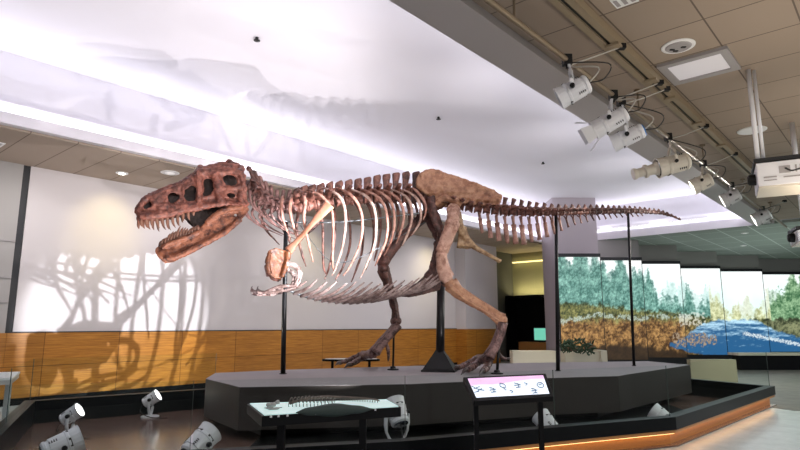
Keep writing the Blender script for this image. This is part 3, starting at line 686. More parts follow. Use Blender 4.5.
# ---- belly ribs (gastralia)
bel = [(286, 290), (300, 296), (320, 301), (347, 303.5), (370, 302), (390, 298), (410, 293), (430, 289)]
for k in range(19):
    x = 287+k*7.0; y = interp(bel, x); ln = interp([(287, 13), (320, 22), (370, 27), (400, 26), (430, 14)], x)
    for sg in (1, -1):
        q = lambda x_, y_, w: S(x_, y_, w) if sg > 0 else far(x_, y_, w)
        sw_ = random.uniform(-1.5, 1.5)
        rt = .85 if sg > 0 else .7
        MB().sweep([q(x, y, .015), q(x+ln*.38, y-ln*.12, .14), q(x+ln*.95, y-ln*.42*rt+sw_*.3, .29), q(x+ln*1.55, y-ln*.98*rt+sw_, .38)], [.030, .034, .027, .012], 7, n=5, flat=.7).rough(.006, 10).build('belly_rib', 'bone_grey', SKEL, smooth=True)
MB().sweep([S(x, y-1, 0) for x, y in bel], [.022]*len(bel), 6, n=3).build('steel_rail', 'steel', SKEL, smooth=True)
for w in (.10, -.10): MB().sweep([S(262, 214, w), S(280, 220, w), S(300, 222.5, w), (S(340, 222, w)), S(380, 218, w), S(428, 212, w)], [.016]*6, 6, n=3).build('steel_rail', 'steel', SKEL, smooth=True)
for w in (.12, -.12): MB().sweep([S(300, 225, w*3), S(325, 257, w*4), S(345, 262, w*4), S(375, 250, w*4), S(425, 222, w)], [.008]*5, 5, n=4).build('steel_rail', 'steel', SKEL, smooth=True)
# ---- shoulder and arms
NB = near(360)
for sg in (1, -1):
    q = (lambda x_, y_, w: S(x_, y_, w)) if sg > 0 else (lambda x_, y_, w: S(x_, y_, w)-NB*(2*w))
    mb = MB(); mb.sweep([q(329, 205, .60), q(322, 213, .62), q(310, 226, .60), q(298, 240, .50), (q(288, 251, .40))], [.115, .085, .048, .05, .085], 10, flat=.42, up=V((-.6, .2, .75)), n=5).rough(.01, 7)
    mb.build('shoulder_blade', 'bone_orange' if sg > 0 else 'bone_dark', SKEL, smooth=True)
    mb = MB(); ol = [(268, 250.5), (276, 247.5), (287, 251), (289, 258), (284, 265), (285, 273), (281, 279.5), (273, 278), (268, 272), (267.5, 262)]
    cw = lambda x: .42-.018*(288-x)*.6
    ol = dens(ol, 4); fr_ = [q(x, y, cw(x)) for x, y in ol]; b_0 = len(mb.v); nn_ = NB*(-.07*sg)
    mb.v += fr_+[p+nn_ for p in fr_]; n_o = len(fr_)
    for t in geometry.tessellate_polygon([[V((x, y, 0)) for x, y in ol]]): mb.f.append((b_0+t[0], b_0+t[1], b_0+t[2])); mb.f.append((b_0+n_o+t[2], b_0+n_o+t[1], b_0+n_o+t[0]))
    for i_ in range(n_o): j_ = (i_+1) % n_o; mb.f.append((b_0+i_, b_0+j_, b_0+n_o+j_, b_0+n_o+i_))
    mb.sweep([q(270, 252, .33), q(268, 262, .30), q(270, 274, .28)], [.04, .04, .04], 8); mb.sweep([q(288, 252, .42), q(287, 262, .42), q(282, 277, .38)], [.055, .05, .035], 8)
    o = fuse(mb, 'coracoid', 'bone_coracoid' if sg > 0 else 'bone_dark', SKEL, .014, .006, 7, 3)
    MB().sweep([q(286, 264, .42), q(293, 265, .47), q(299, 270, .5)], [.05, .042, .05], 8, n=4).rough(.008, 12).build('upper_arm', 'bone_grey', SKEL, smooth=True)
    MB().sweep([q(299, 270, .5), q(298, 278, .5), q(294, 286, .46)], [.04, .026, .034], 8, n=4).build('forearm', 'bone_grey', SKEL, smooth=True)
    MB().sweep([q(301, 272, .46), q(300, 280, .47), q(296, 287, .43)], [.03, .02, .026], 8, n=4).build('forearm', 'bone_grey', SKEL, smooth=True)
    MB().sweep([q(295, 286, .46), q(287, 286, .42), q(280, 286.5, .39)], [.036, .026, .032], 8, n=4).build('hand', 'bone_grey', SKEL, smooth=True)
    MB().sweep([q(295, 287, .43), q(287, 290, .4), q(281, 291, .37)], [.026, .02, .026], 8, n=4).build('hand', 'bone_grey', SKEL, smooth=True)
    for dy, l in ((0, 0), (4, 6)):
        f = MB().sweep([q(281+l*.3, 286+dy*.8, .39), q(274+l, 288+dy*.8, .37), q(268+l, 291+dy*.4, .35)], [.032, .022, .028], 8, n=4).sweep([q(268+l, 291+dy*.4, .35), q(262+l, 293, .34), q(257+l, 292, .33)], [.03, .02, .024], 8, n=3)
        fo_ = f.build('finger', 'bone_grey', SKEL, smooth=True)
        MB().sweep([q(258+l, 292.5, .33), q(254+l, 291.5, .32), q(251.5+l, 288.5, .31), q(252.5+l, 286, .31)], [.03, .026, .016, .003], 7, n=4, flat=.6).build('claw', 'claw', fo_, smooth=True)
# ---- pelvis
pv = MB(); il = dens([(417, 178), (420, 172.5), (426, 169.5), (436, 169.5), (447, 173.5), (458, 177.5), (470, 181.5), (484, 186), (495, 189.5), (503, 196), (500, 204), (490, 205.5), (478, 205), (466, 203), (459, 204), (449, 201), (441, 207), (433, 206), (429, 196), (421, 191), (417, 186)], 5)
plate(pv, il, [], lambda x: .17 if x < 470 else .15, .055)
for sg in (1, -1):
    q = (lambda x_, y_, w: S(x_, y_, w)) if sg > 0 else (lambda x_, y_, w: far(x_, y_, w))
    pv.sweep([q(420, 176, .17), q(432, 171.5, .15), q(450, 177, .14), q(475, 185, .13), q(500, 196, .12)], [.05, .06, .055, .05, .045], 8)
    pv.sweep([q(434, 206, .22), q(442, 199, .24), q(452, 200, .25), q(461, 205, .22)], [.06, .07, .07, .06], 8)
    pv.sweep([q(421, 190, .16), q(427, 187, .17), q(436, 194, .19)], [.045, .05, .05], 8)
    pv.sweep([q(470, 200, .15), q(485, 199, .15), q(500, 201, .13)], [.06, .06, .04], 8)
fuse(pv, 'ilium', 'bone_tan', SKEL, .016, .024, 5.5, 2)
pb = MB()
for sg in (1, -1):
    q = (lambda x_, y_, w: S(x_, y_, w)) if sg > 0 else (lambda x_, y_, w: far(x_, y_, w))
    pb.sweep([q(430, 197, .16), q(434, 214, .22), q(440, 232, .2), q(438, 252, .13), q(432, 272, .07), (q(426, 286, .05))], [.11, .10, .10, .075, .07, .09], 9, flat=.65, n=5)
pbt = [(443, 262), (440, 275), (447, 284), (440, 290), (425, 294), (411, 297), (403, 297), (401, 293), (412, 287), (424, 277), (433, 264)]
plate(pb, dens(pbt, 4), [], lambda x: .06, .06)
pb.sweep([S(404, 295), S(418, 291), S(432, 287), S(444, 284)], [.05, .085, .10, .07], 8, flat=.9)
fuse(pb, 'pubis', 'bone_dark', SKEL, .016, .014, 8, 2)
isb = MB()
for sg in (1, -1):
    q = (lambda x_, y_, w: S(x_, y_, w)) if sg > 0 else (lambda x_, y_, w: far(x_, y_, w))
    if sg > 0: plate(isb, dens([(459, 229), (466, 226), (470, 238), (476, 246), (468, 247), (457, 246)], 4), [], lambda x: .17, .06, (1, -1))
    isb.sweep([q(458, 212, .2), q(461, 228, .18), q(466, 238, .14), q(476, 247, .09), (q(488, 254, .06)), q(501, 261.5, .04)], [.06, .07, .07, .045, .032, .036], 8, n=5)
fuse(isb, 'ischium', 'bone_ischium', SKEL, .015, .010, 8, 2)
# ---- hind legs
def leg(q, femur, tib, meta, toes, hall_toe, mats):
    (f, fr), (t, trd), (m, mr) = femur, tib, meta
    mb = MB(); mb.sweep([q(*p) for p in f], fr, 12, flat=.85, n=6)
    a = q(*f[0]); a2 = q(f[0][0]+1, f[0][1]+1, f[0][2]-.22 if f[0][2] > 0 else f[0][2]+.22); mb.sweep([a, a2], [fr[0]*.9, fr[0]*.8], 10, n=3)
    k = q(*f[-1]); nn = near(f[-1][0]); mb.ell(k+nn*.07, (.11, .10, .13)); mb.ell(k-nn*.08, (.11, .10, .13))
    fuse(mb, 'femur', mats[0], SKEL, .018, .013, 7, 2)
    mb = MB(); mb.sweep([q(*p) for p in t], trd, 12, flat=.85, n=6); k = q(*t[0]); mb.ell(k+nn*.05, (.12, .12, .10)); k = q(*t[-1]); mb.ell(k+nn*.05, (.10, .10, .09)); mb.ell(k-nn*.06, (.10, .10, .09))
    fuse(mb, 'tibia', mats[1], SKEL, .018, .012, 7, 2)
    fb = [V(q(*p))+nn*.10+V((0, 0, -.05)) for p in t]; MB().sweep(fb, [.06, .032, .026, .022, .03][:len(fb)-1]+[.03], 8, flat=.8, n=5).rough(.008, 9).build('fibula', mats[1], SKEL, smooth=True)
    # three long foot bones side by side
    for s_ in (-1, 0, 1):
        pts = [q(*p) for p in m]; sd = nn*(.085*s_); fw = (pts[-1]-pts[0]).normalized()
        pts = [p+sd*(1+.25*i)+V((0, 0, (.01 if s_ else .03)*(i > 1))) for i, p in enumerate(pts)]
        MB().sweep(pts, mr, 9, n=5).rough(.01, 9).build('foot_bone', mats[2], SKEL, smooth=True)
    nt_ = 0
    for tp in toes:
        pts = [V(p) for p in tp]; seg = MB(); n = len(pts); r0 = .082
        for i in range(n-2):
            r_ = r0*(1-.13*i); a, b = pts[i], pts[i+1]; d = b-a
            seg.sweep([a+d*.02, a+d*.22, a+d*.5, a+d*.8, a+d*.98], [r_*.8, r_, r_*.72, r_*.95, r_*.75], 9, n=2)
        to = seg.rough(.008, 13).build('toe', mats[2], SKEL, smooth=True)
        a, b = pts[-2], pts[-1]; MB().sweep([a, a.lerp(b, .4)+V((0, 0, .025)), b], [.045, .038, .004], 8, n=4, flat=.8).build('claw', 'claw', to, smooth=True)
    h = [V(p) for p in hall_toe]; ho = MB().sweep(h[:-1], [.03, .036, .03][:len(h)-1], 7, n=4).build('toe', mats[2], SKEL, smooth=True)
    MB().sweep([h[-2], h[-2].lerp(h[-1], .5), h[-1]], [.03, .022, .003], 7, n=3).build('claw', 'claw', ho, smooth=True)
qn = lambda x_, y_, w: S(x_, y_, w)
zt = PT+.058
def gr(x, y, dz=0): p = G(x, y, PT); return V((p.x, p.y, zt+dz))
leg(qn, ([(453, 210, .34), (453, 222, .38), (447, 238, .40), (442, 254, .40), (443, 267, .38), (447, 278, .36)], [.15, .145, .125, .125, .135, .155]),
    ([(450, 284, .36), (461, 294, .34), (474, 302, .31), (489, 311, .27), (502, 320, .22)], [.155, .125, .105, .10, .13]),
    ([(502, 323, .20), (500, 333, .20), (495, 346, .22), (488, 358, .26)], [.10, .075, .072, .09]),
    [[S(488, 358, .34), gr(480, 370.5, .12), gr(473, 373, .05), gr(467, 374.5, .02), gr(461, 375.5, -.045)],
     [S(486, 358, .26), gr(477, 368.5, .14), gr(469, 370, .07), gr(462, 371, .03), gr(458, 371.5, .01), gr(453, 372, -.045)] ,
     [S(489, 359, .18), gr(489, 372, .10), gr(486, 374, .03), gr(483, 375.5, .02), gr(479, 377, -.045)]],
    [S(497, 350, .16), S(501, 357, .12), S(506, 359, .08), S(511, 358, .05)], ('bone_femur', 'bone_tan', 'bone_foot'))
qf = lambda x_, y_, w: S(x_, y_, -.36)
def gf(x, y, dz=0): p = G(x, y, PT); return V((p.x, p.y, zt+dz))
leg(qf, ([(430, 212, .1), (418, 222, 0), (402, 238, 0), (390, 252, 0), (383, 262, 0)], [.12, .11, .10, .11, .13]),
    ([(383, 269, 0), (388, 283, 0), (392, 297, 0), (395, 309, 0), (396, 321, 0)], [.14, .10, .085, .085, .105]),
    ([(397, 325, 0), (390, 334, 0), (382, 343, 0), (374, 353, 0)], [.09, .075, .07, .085]),
    [[S(373, 354, -.30), gf(363, 363.8, .09), gf(356, 366, .03), gf(350, 367.5), gf(344, 369, -.045)],
     [S(373, 353, -.38), gf(361, 362, .11), gf(352, 363.2, .04), gf(345, 364), gf(340, 364.7, -.02), gf(335, 366, -.05)],
     [S(375, 354, -.46), gf(370, 362, .1), gf(364, 361.5, .03), gf(358, 361.8), gf(352, 362, -.045)]],
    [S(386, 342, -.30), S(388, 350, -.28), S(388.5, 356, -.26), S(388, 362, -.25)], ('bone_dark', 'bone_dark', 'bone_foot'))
# ---- posts
post(283, 374, S(286, 222), .045, 'black post under the base of the neck, left end of the platform', 'sleeve')
post(440, 371, S(441, 282), .085, 'thick black post with pyramid foot under the hips', 'cone')
post(393, 370, S(394, 326, -.3), .022, 'short thin black rod beside the raised far ankle', 'disc')
post(497, 374, S(500, 328, .12), .026, 'short thin black rod behind the near foot', 'disc')
post(558, 371, S(556, 214), .038, 'black post under the middle of the tail', 'sleeve')
post(634, 366, S(628, 213), .032, 'slender black post under the thin end of the tail', 'sleeve')
# ================================================================== LIGHT FIXTURES
def lamp(loc, target, energy, size=30, blend=.4, rad=.05, col=(1, .95, .9), name='spot'):
    l = bpy.data.lights.new(name, 'SPOT'); l.energy = energy; l.spot_size = math.radians(size); l.spot_blend = blend; l.shadow_soft_size = rad; l.color = col
    o = bpy.data.objects.new(name, l); COL.objects.link(o); o.location = loc
    o.rotation_euler = (V(target)-V(loc)).to_track_quat('-Z', 'Y').to_euler(); return o
def can(root, c, d, L_, r, m, hot, back='lens', doors=False):
    """a spotlight body centred at c, shining along d"""
    d = V(d).normalized(); _, s_, u_ = frame_from(d)
    b = MB().lathe(c-d*L_*.5, d, [(0, r*.72), (L_*.06, r*.9), (L_*.12, r*.93), (L_*.13, r*.86), (L_*.2, r*.86), (L_*.21, r*.95), (L_*.62, r), (L_*.64, r*1.05), (L_*.7, r*1.05), (L_*.72, r*1.0), (L_*.96, r*1.08), (L_, r*1.12)], 20, cap=False)
    b.lathe(c+d*L_*.5, -d, [(0, r*1.12), (0, r*.98), (L_*.12, r*.9)], 20, cap=False)
    b.build('housing', m, root, smooth=False)
    MB().lathe(c+d*L_*.40, d, [(0, r*.93), (L_*.015, r*.93)], 20).build('glass_lens', 'lamp_on' if hot else 'lens', root)
    MB().lathe(c-d*L_*.53, d, [(0, r*.5), (L_*.02, r*.74), (L_*.04, r*.74)], 18).build('rear_cap', back, root)
    sl = MB()
    R_ = Matrix((d, s_, u_)).transposed()
    for k in range(4):
        for ang in (.9, 2.2, -.9, 4.0):
            q = c-d*L_*(.28-.06*k)+(s_*math.cos(ang)+u_*math.sin(ang))*r*.93; sl.box(q, (L_*.022, r*.2, r*.2), R_ @ Matrix.Rotation(ang, 3, 'X'))
    for ang in (math.pi*.5, math.pi*1.5, .2): sl.box(c+d*L_*.2+(s_*math.cos(ang)+u_*math.sin(ang))*r*.985, (L_*.06, r*.08, r*.7), R_ @ Matrix.Rotation(ang, 3, 'X'))
    sl.build('vent_slots', 'slot', root)
    if doors:
        dm = MB()
        for ang in (.3, 1.87, 3.44, 5.0):
            q = s_*math.cos(ang)+u_*math.sin(ang); e = d.cross(q)
            p = c+d*L_*.51+q*r*1.05
            dm.prism([p-e*r*.7, p+e*r*.7, p+e*r*.95+d*r*1.2+q*r*.7, p-e*r*.95+d*r*1.2+q*r*.7], q*.006)
        dm.build('barn_doors', m, root)
    return d, s_, u_
def yoke(root, c, piv, d, r, m):
    """U bracket from both flanks of the body to the pivot point"""
    ax = V(d).cross(V(piv)-V(c)).normalized(); t = (V(piv)-V(c)).normalized(); mb = MB()
    a1 = c+ax*r*1.18; a2 = c-ax*r*1.18; h = (V(piv)-V(c)).length
    pts = [a1-t*r*.15, a1+t*h*.55, a1*.6+a2*.4+t*h*.97+ax*0, V(piv), a1*.4+a2*.6+t*h*.97, a2+t*h*.55, a2-t*r*.15]
    mb.sweep(pts, [.016]*7, 6, flat=1.6, n=3)
    mb.build('yoke', m, root, smooth=True)
    kn = MB(); kn.lathe(a1-ax*.01, ax, [(0, .03), (.03, .03), (.035, .02)], 10); kn.lathe(a2+ax*.01, -ax, [(0, .03), (.03, .03), (.035, .02)], 10); kn.build('tilt_knob', 'black_metal', root)
FG = 'white spotlights on the floor of the well'
def floor_can(x, y, label, zc, d, L_=.34, r=.11, base=True, Y=None, m='white_enamel', hot=False):
    g = G(x, y, .021); 
    if Y: g = P(x, y, Y); g.z = .021
    e = empty('floor_spotlight', g); tag(e, label, 'spotlight', FG)
    c = g+V((0, 0, zc)); can(e, c, d, L_, r, m, hot)
    piv = g+V((0, 0, .03)); yoke(e, c, piv, d, r, m)
    MB().lathe(g, UP, [(0.0, .15), (.018, .15), (.024, .14), (.03, .05), (.05, .03)], 20).build('base', m, e)
    pts = [c-V(d).normalized()*L_*.5, c-V(d).normalized()*L_*.75-V((0, 0, .1)), g+V((.12, -.2, .02)), g+V((.35, -.1, .015))]
    MB().sweep(pts, [.008]*4, 5, n=6).build('power_cable', 'cable', e, smooth=True)
    return c
c1 = floor_can(397, 441, 'white floor spotlight with open yoke beside the right end of the lit model table', .45, (-.3, .5, .8), .34, .135, Y=7.9)
c2 = floor_can(548, 431, 'white floor spotlight just right of the tilted reading screen', .22, (-.45, .7, .65), .34, .125, Y=8.35)
c3 = floor_can(663, 420, 'white floor spotlight at the right end of the platform front', .20, (-.7, .6, .6), .34, .125, Y=9.1)
c4 = floor_can(198, 472, 'large white floor spotlight cut by the lower edge, left of the model table', .24, (.45, .7, .55), .38, .135, Y=7.0)
c5 = floor_can(59, 477, 'large white floor spotlight in the lower left corner, nearest the side kerb', .23, (.75, .6, .35), .40, .14, Y=6.9)
c6 = floor_can(69, 437, 'small white floor spotlight on a round base, left of two by the back kerb', .30, (.75, .1, .5), .27, .10, hot=True)
c7 = floor_can(150, 417, 'small white floor spotlight on a round base nearest the platform left end', .30, (.75, .1, .5), .27, .10, hot=True)

# ---- pipe, lighting track
ZP = 4.7
pipe = empty('lighting_pipe', W(8, 2.76, ZP)); tag(pipe, 'long round bronze pipe under the tiled ceiling carrying the white spotlights', 'pipe')
MB().sweep([W(-6, 2.76, ZP), W(22, 2.76, ZP)], [.035, .035], 12, smooth=False).build('tube', 'pipe_bronze', pipe, smooth=True)
for a in (-3, .5, 4.95, 8.6, 12.2, 15.8, 19.4): MB().sweep([W(a, 2.76, ZP), W(a, 2.76, 5.1)], [.014, .014], 8, smooth=False).lathe(W(a, 2.76, 5.06), UP, [(0, .05), (.04, .05)], 12).build('hanger', 'pipe_bronze', pipe)
tr = empty('lighting_track', W(8, 2.37, 4.95)); tag(tr, 'bronze lighting track with dark slot running beside the pipe', 'track')
def hbox(mb, lo, hi):
    c = W((lo[0]+hi[0])/2, (lo[1]+hi[1])/2, (lo[2]+hi[2])/2); return mb.box(c, (hi[0]-lo[0], hi[1]-lo[1], hi[2]-lo[2]), Matrix.Rotation(HALL, 3, 'Z'))
hbox(hbox(MB(), (-6, 2.29, 4.93), (15.3, 2.37, 5.02)), (-6, 2.42, 4.93), (15.3, 2.50, 5.02)).build('rail', 'track_bronze', tr)
hbox(MB(), (-6, 2.37, 4.96), (15.3, 2.42, 5.02)).build('slot', 'slot', tr)
hbox(hbox(MB(), (-6, 2.33, 5.02), (15.3, 2.46, 5.098)), (-6, 2.0, 5.04), (-5.9, 2.1, 5.06)).build('spine', 'track_bronze', tr)
for a in (6.55, 7.9, 8.75, 10.2, 11.8): hbox(MB(), (a, 2.28, 4.90), (a+.13, 2.44, 4.93)).build('junction_box', 'track_bronze', tr)
TG = 'white spotlights hanging from the ceiling pipe'
def track_spot(px, label, cpx, cpy, d, L_, r, m, hot=False, back='lens', doors=False, plug=None, snoot=False):
    a_ = None
    # point of the pipe above px
    lo, hi = -6., 22.
    def colof(a): p = W(a, 2.76, ZP); q = p-V((0, 0, CH)); dep = q.y*math.cos(TH)+q.z*math.sin(TH); return 400+FPX*q.x/dep
    for _ in range(50):
        mid = (lo+hi)/2
        if colof(mid) < px: lo = mid
        else: hi = mid
    a_ = lo; pt = W(a_, 2.76, ZP); e = empty('track_spotlight', pt); tag(e, label, 'spotlight', TG)
    c = P(cpx, cpy, pt.y-.05)
    MB().box(pt, (.10, .10, .12)).lathe(pt-V((0, 0, .10)), UP, [(0, .02), (.05, .025)], 10).build('clamp', 'black_metal', e)
    d = V(d).normalized(); can(e, c, d, L_, r, m, hot, back, doors)
    piv = V((c.x*.6+pt.x*.4, c.y*.6+pt.y*.4, lerp(c.z, pt.z, .62)))
    yoke(e, c, piv, d, r, m)
    MB().sweep([piv, (piv+pt)/2+V((0, 0, .02)), pt-V((0, 0, .06))], [.022, .02, .022], 8, n=3).build('stem', m, e, smooth=True)
    bk = c-d*L_*.52
    pl_ = plug or W(a_+.55, 2.3, 4.93)
    MB().sweep([bk, bk-d*.12+V((0, 0, .12)), pt+V((.05, .05, -.05)), pt.lerp(pl_, .5)+V((0, 0, -.04)), pl_], [.010]*5, 6, n=6).build('power_cable', 'cable_white', e, smooth=True)
    MB().sweep([bk, bk-d*.18-V((0, 0, .05)), bk-d*.16+V((0.08, 0, .15)), pt-V((0, 0, .03))], [.008]*4, 5, n=6).build('loop_cable', 'cable', e, smooth=True)
    MB().box(pl_, (.08, .08, .06)).build('plug', 'black_metal', e)
    if snoot:
        f = c+d*L_*.5; MB().lathe(f, d, [(0, r*.8), (.05, r*.6), (.16, r*.55), (.17, r*.72), (.21, r*.72), (.22, r*.5), (.33, r*.5), (.36, r*.62), (.40, r*.62)], 16, cap=True).build('snoot', m, e)
    return c, d
t1 = track_spot(567, 'first white spotlight on the ceiling pipe, nearest the viewer, aimed down left', 573.5, 91, (-.78, .28, -.36), .38, .125, 'white_enamel')
t2 = track_spot(613, 'white spotlight with barn doors and dark rear, second along the pipe', 610, 122, (-.82, .3, -.42), .48, .125, 'white_enamel', doors=True)
t3 = track_spot(621, 'white spotlight with blue glowing rear cap tucked behind the second one', 628, 137, (-.85, .4, -.33), .44, .115, 'white_enamel', back='blue_glow')
t4 = track_spot(668, 'long cream profile spotlight with narrow snoot, fourth along the pipe', 673, 164.5, (-.95, .12, -.22), .52, .155, 'cream_enamel', snoot=True)
t5 = track_spot(703, 'cream boxy spotlight with glowing lens, fifth along the pipe', 702, 183, (-.9, .4, -.4), .38, .145, 'cream_enamel', hot=True)
t6 = track_spot(731, 'white spotlight with bright lens, sixth along the pipe', 731, 197.5, (-.85, .45, -.4), .38, .15, 'grey_enamel', hot=True)
t7 = track_spot(762, 'farthest glowing spotlight at the end of the pipe above the screens', 762, 217, (-.85, .45, -.4), .42, .17, 'grey_enamel', hot=True)

# ---- projectors hung from the ceiling
def projector(x, y, Y, w, h, dp, hang, label, yaw):
    c = P(x, y, Y); e = empty('projector', (c.x, c.y, c.z-h/2)); tag(e, label, 'projector', 'hanging projectors')
    R_ = Matrix.Rotation(yaw, 3, 'Z')
    o = MB().box(c, (w, dp, h), R_).build('housing', 'white_enamel', e, bevel=.012)
    MB().box(c+V((0, 0, h/2+.035)), (w*1.04, dp*1.02, .05), R_).build('top_tray', 'black_metal', e)
    def v1(*a): MB().box(*a).build('vent_slot', 'vent_grey', o)
    for k in range(4): v1(c+R_ @ V((-w*.08+k*w*.05, -dp/2-.004, h*.12)), (w*.018, .01, h*.3), R_)
    v1(c+R_ @ V((-w*.36, -dp/2-.004, -h*.15)), (w*.14, .01, h*.05), R_); v1(c+R_ @ V((-w*.36, -dp/2-.004, -h*.28)), (w*.14, .01, h*.04), R_); v1(c+R_ @ V((-w*.12, -dp/2-.004, -h*.2)), (w*.2, .01, h*.05), R_)
    for k in range(5): v1(c+R_ @ V((w*.02+k*w*.045, -dp/2-.004, h*.02)), (w*.02, .01, h*.45), R_)
    v1(c+R_ @ V((w*.33, -dp/2-.004, h*.1)), (w*.2, .01, h*.12), R_); v1(c+R_ @ V((-w*.2, -dp/2-.004, h*.12)), (w*.12, .012, h*.3), R_)
    MB().box(c+R_ @ V((0, 0, -h/2-.012)), (w*.98, dp*.98, .025), R_).build('underside', 'cream_enamel', e)
    MB().lathe(c+R_ @ V((-w/2-.10, -.05, 0)), R_ @ V((1, 0, 0)), [(0, .05), (.02, .075), (.11, .08)], 16).build('lens_barrel', 'black_metal', e)
    p = MB(); 
    for q, rr in hang: p.sweep([c+R_ @ V((q[0], q[1], h/2+.03)), V((*(c+R_ @ V((q[0], q[1], 0))).xy, 5.1))], [rr, rr], 10, smooth=False)
    p.build('hanging_pole', 'white_enamel', e, smooth=True)
    MB().sweep([c+R_ @ V((-.2, -dp*.52, .05)), c+R_ @ V((-.15, -dp*.7, -.02)), c+R_ @ V((-.05, -dp*.56, .02))], [.012]*3, 6, n=4).build('power_cable', 'cable', e, smooth=True)
    return e
projector(801, 176, 7.6, 1.05, .32, .7, [((-.49, -.28), .030), ((-.42, -.22), .022)], 'large white projector hanging from a double pole at the upper right', -.5)
projector(829, 236.5, 9.6, 1.0, .20, .6, [((-.33, 0), .04)], 'smaller white projector hanging lower down behind the large one', -.4)

# ---- ceiling fittings
def disc_fit(a, n, z, r, label, name, cat, group, dark=True, lit=None):
    c = W(a, n, z); e = empty(name, c-V((0, 0, .02))); tag(e, label, cat, group)
    MB().lathe(c-V((0, 0, .018)), UP, [(0, r*.92), (.006, r), (.018, r)], 32).build('rim', 'rim_white', e)
    if dark:
        m = MB().lathe(c-V((0, 0, .03)), UP, [(0, r*.7), (.012, r*.78)], 28); m.build('grille', 'vent_grey', e)
        q = MB()
        for k, (dx, dy) in enumerate([(-.3, .2), (.25, -.15), (0, .38)]): q.box(c+V((dx*r, dy*r, -.034)), (r*.28, r*.16, .01))
        q.build('speaker_slot', 'slot', e)
    if lit: MB().lathe(c-V((0, 0, .026)), UP, [(0, r*.45), (.008, r*.5)], 20).build('bulb', lit, e)
disc_fit(7.51, 1.87, 5.1, .20, 'round white ceiling speaker with slots beside the square light panel', 'ceiling_speaker', 'speaker', None)
disc_fit(11.84, 1.84, 5.1, .24, 'round white ceiling disc behind the projector pole', 'ceiling_speaker', 'speaker', None, dark=False)
for (x, y, lab, lit) in ((122, 173, 'small glowing downlight in the left soffit, nearer the viewer', 'lamp_on'), (170, 172.5, 'round white downlight trim in the left soffit above the snout', 'lamp_soft')):
    g = G(x, y, 4.96); disc_fit(g.dot(AX), g.dot(NX), 4.96, .13 if lit == 'lamp_on' else .2, lab, 'downlight', 'downlight', None, dark=False, lit=lit)
for i, (a, b_) in enumerate(((24.6, 4.4), (27, 2.2), (25.4, 1.2), (28.5, 5.2), (25.8, -1.0))):
    disc_fit(a, b_, 4.99, .13, ['faint downlight in the far ceiling nearest the raised recess', 'faint downlight in the far ceiling above the fourth screen', 'faint downlight in the far ceiling right of the last pipe spotlight', 'deepest faint downlight above the third screen', 'faint downlight in the far ceiling above the smaller projector'][i], 'downlight', 'downlight', None, dark=False, lit='lamp_soft')
c = W(8.28, 1.83, 5.1); e = empty('light_panel', c-V((0, 0, .04))); tag(e, 'square recessed light panel with grey frame in the tiled ceiling', 'light panel')
f = MB()
for lo, hi in (((7.9, 1.40), (8.7, 1.50)), ((7.9, 2.16), (8.7, 2.26)), ((7.9, 1.5), (8.0, 2.16)), ((8.6, 1.5), (8.7, 2.16))): hbox(f, (lo[0], lo[1], 5.055), (hi[0], hi[1], 5.099))
f.build('frame', 'vent_grey', e); hbox(MB(), (8.0, 1.5, 5.075), (8.6, 2.16, 5.095)).build('diffuser', 'diffuser', e)
def vent(name_lab, lo, hi, slats, axis='a'):
    c = W((lo[0]+hi[0])/2, (lo[1]+hi[1])/2, (lo[2]+hi[2])/2); e = empty('air_vent', c); tag(e, name_lab, 'air vent')
    hbox(MB(), lo, hi).build('frame', 'rim_white', e); s_ = MB()
    for k in range(slats):
        t0 = (k+.25)/slats; t1 = (k+.75)/slats
        if axis == 'a': hbox(s_, (lo[0]-.006, lerp(lo[1], hi[1], t0*.96+.02), lo[2]+.02), (lo[0]+.01, lerp(lo[1], hi[1], t1*.96+.02), hi[2]-.02))
        else: hbox(s_, (lo[0]+.04, lerp(lo[1], hi[1], t0), lo[2]-.006), (hi[0]-.04, lerp(lo[1], hi[1], t1), lo[2]+.01))
    s_.build('slats', 'vent_grey', e)
def fn(x):  # hall across-coordinate on the far step at picture column x
    u = (x-400)/(FPX/math.cos(TH)); # (aA+nN).x = u*(..).y
    a = 22.98; return (a*AX.x-u*a*AX.y)/(u*NX.y-NX.x)
vent('long slatted air vent in the far cove, right of the tail tip', (22.975, fn(718), 5.33), (22.998, fn(673), 5.47), 26)
vent('long slatted air vent in the far cove behind the tail post', (22.975, fn(657), 5.33), (22.998, fn(617), 5.47), 26)
vent('short slatted air vent in the far cove beside the mauve column', (22.975, fn(606), 5.33), (22.998, fn(598), 5.47), 8)
vent('rectangular air vent in the left soffit at the picture edge', (1.6, 12.45, 4.94), (3.0, 12.95, 4.958), 6, 'n')
g = G(622, -3, 5.1); vent('small white air vent in the tiled ceiling at the top edge', (g.dot(AX)-.05, g.dot(NX)-.12, 5.08), (g.dot(AX)+.17, g.dot(NX)+.12, 5.098), 3, 'n')
for x, y, lab in ((257, 37.5, 'small dark sprinkler head in the raised ceiling, nearer the viewer'), (438.5, 117, 'small dark sprinkler head in the raised ceiling above the hips'), (543, 162, 'tiny sprinkler head in the raised ceiling above the tail')):
    p = G(x, y, 6.4); simple(MB().lathe(p-V((0, 0, .07)), UP, [(0, .02), (.01, .055), (.02, .055), (.03, .025), (.07, .03)], 14), 'sprinkler_head', 'slot', lab, 'sprinkler')

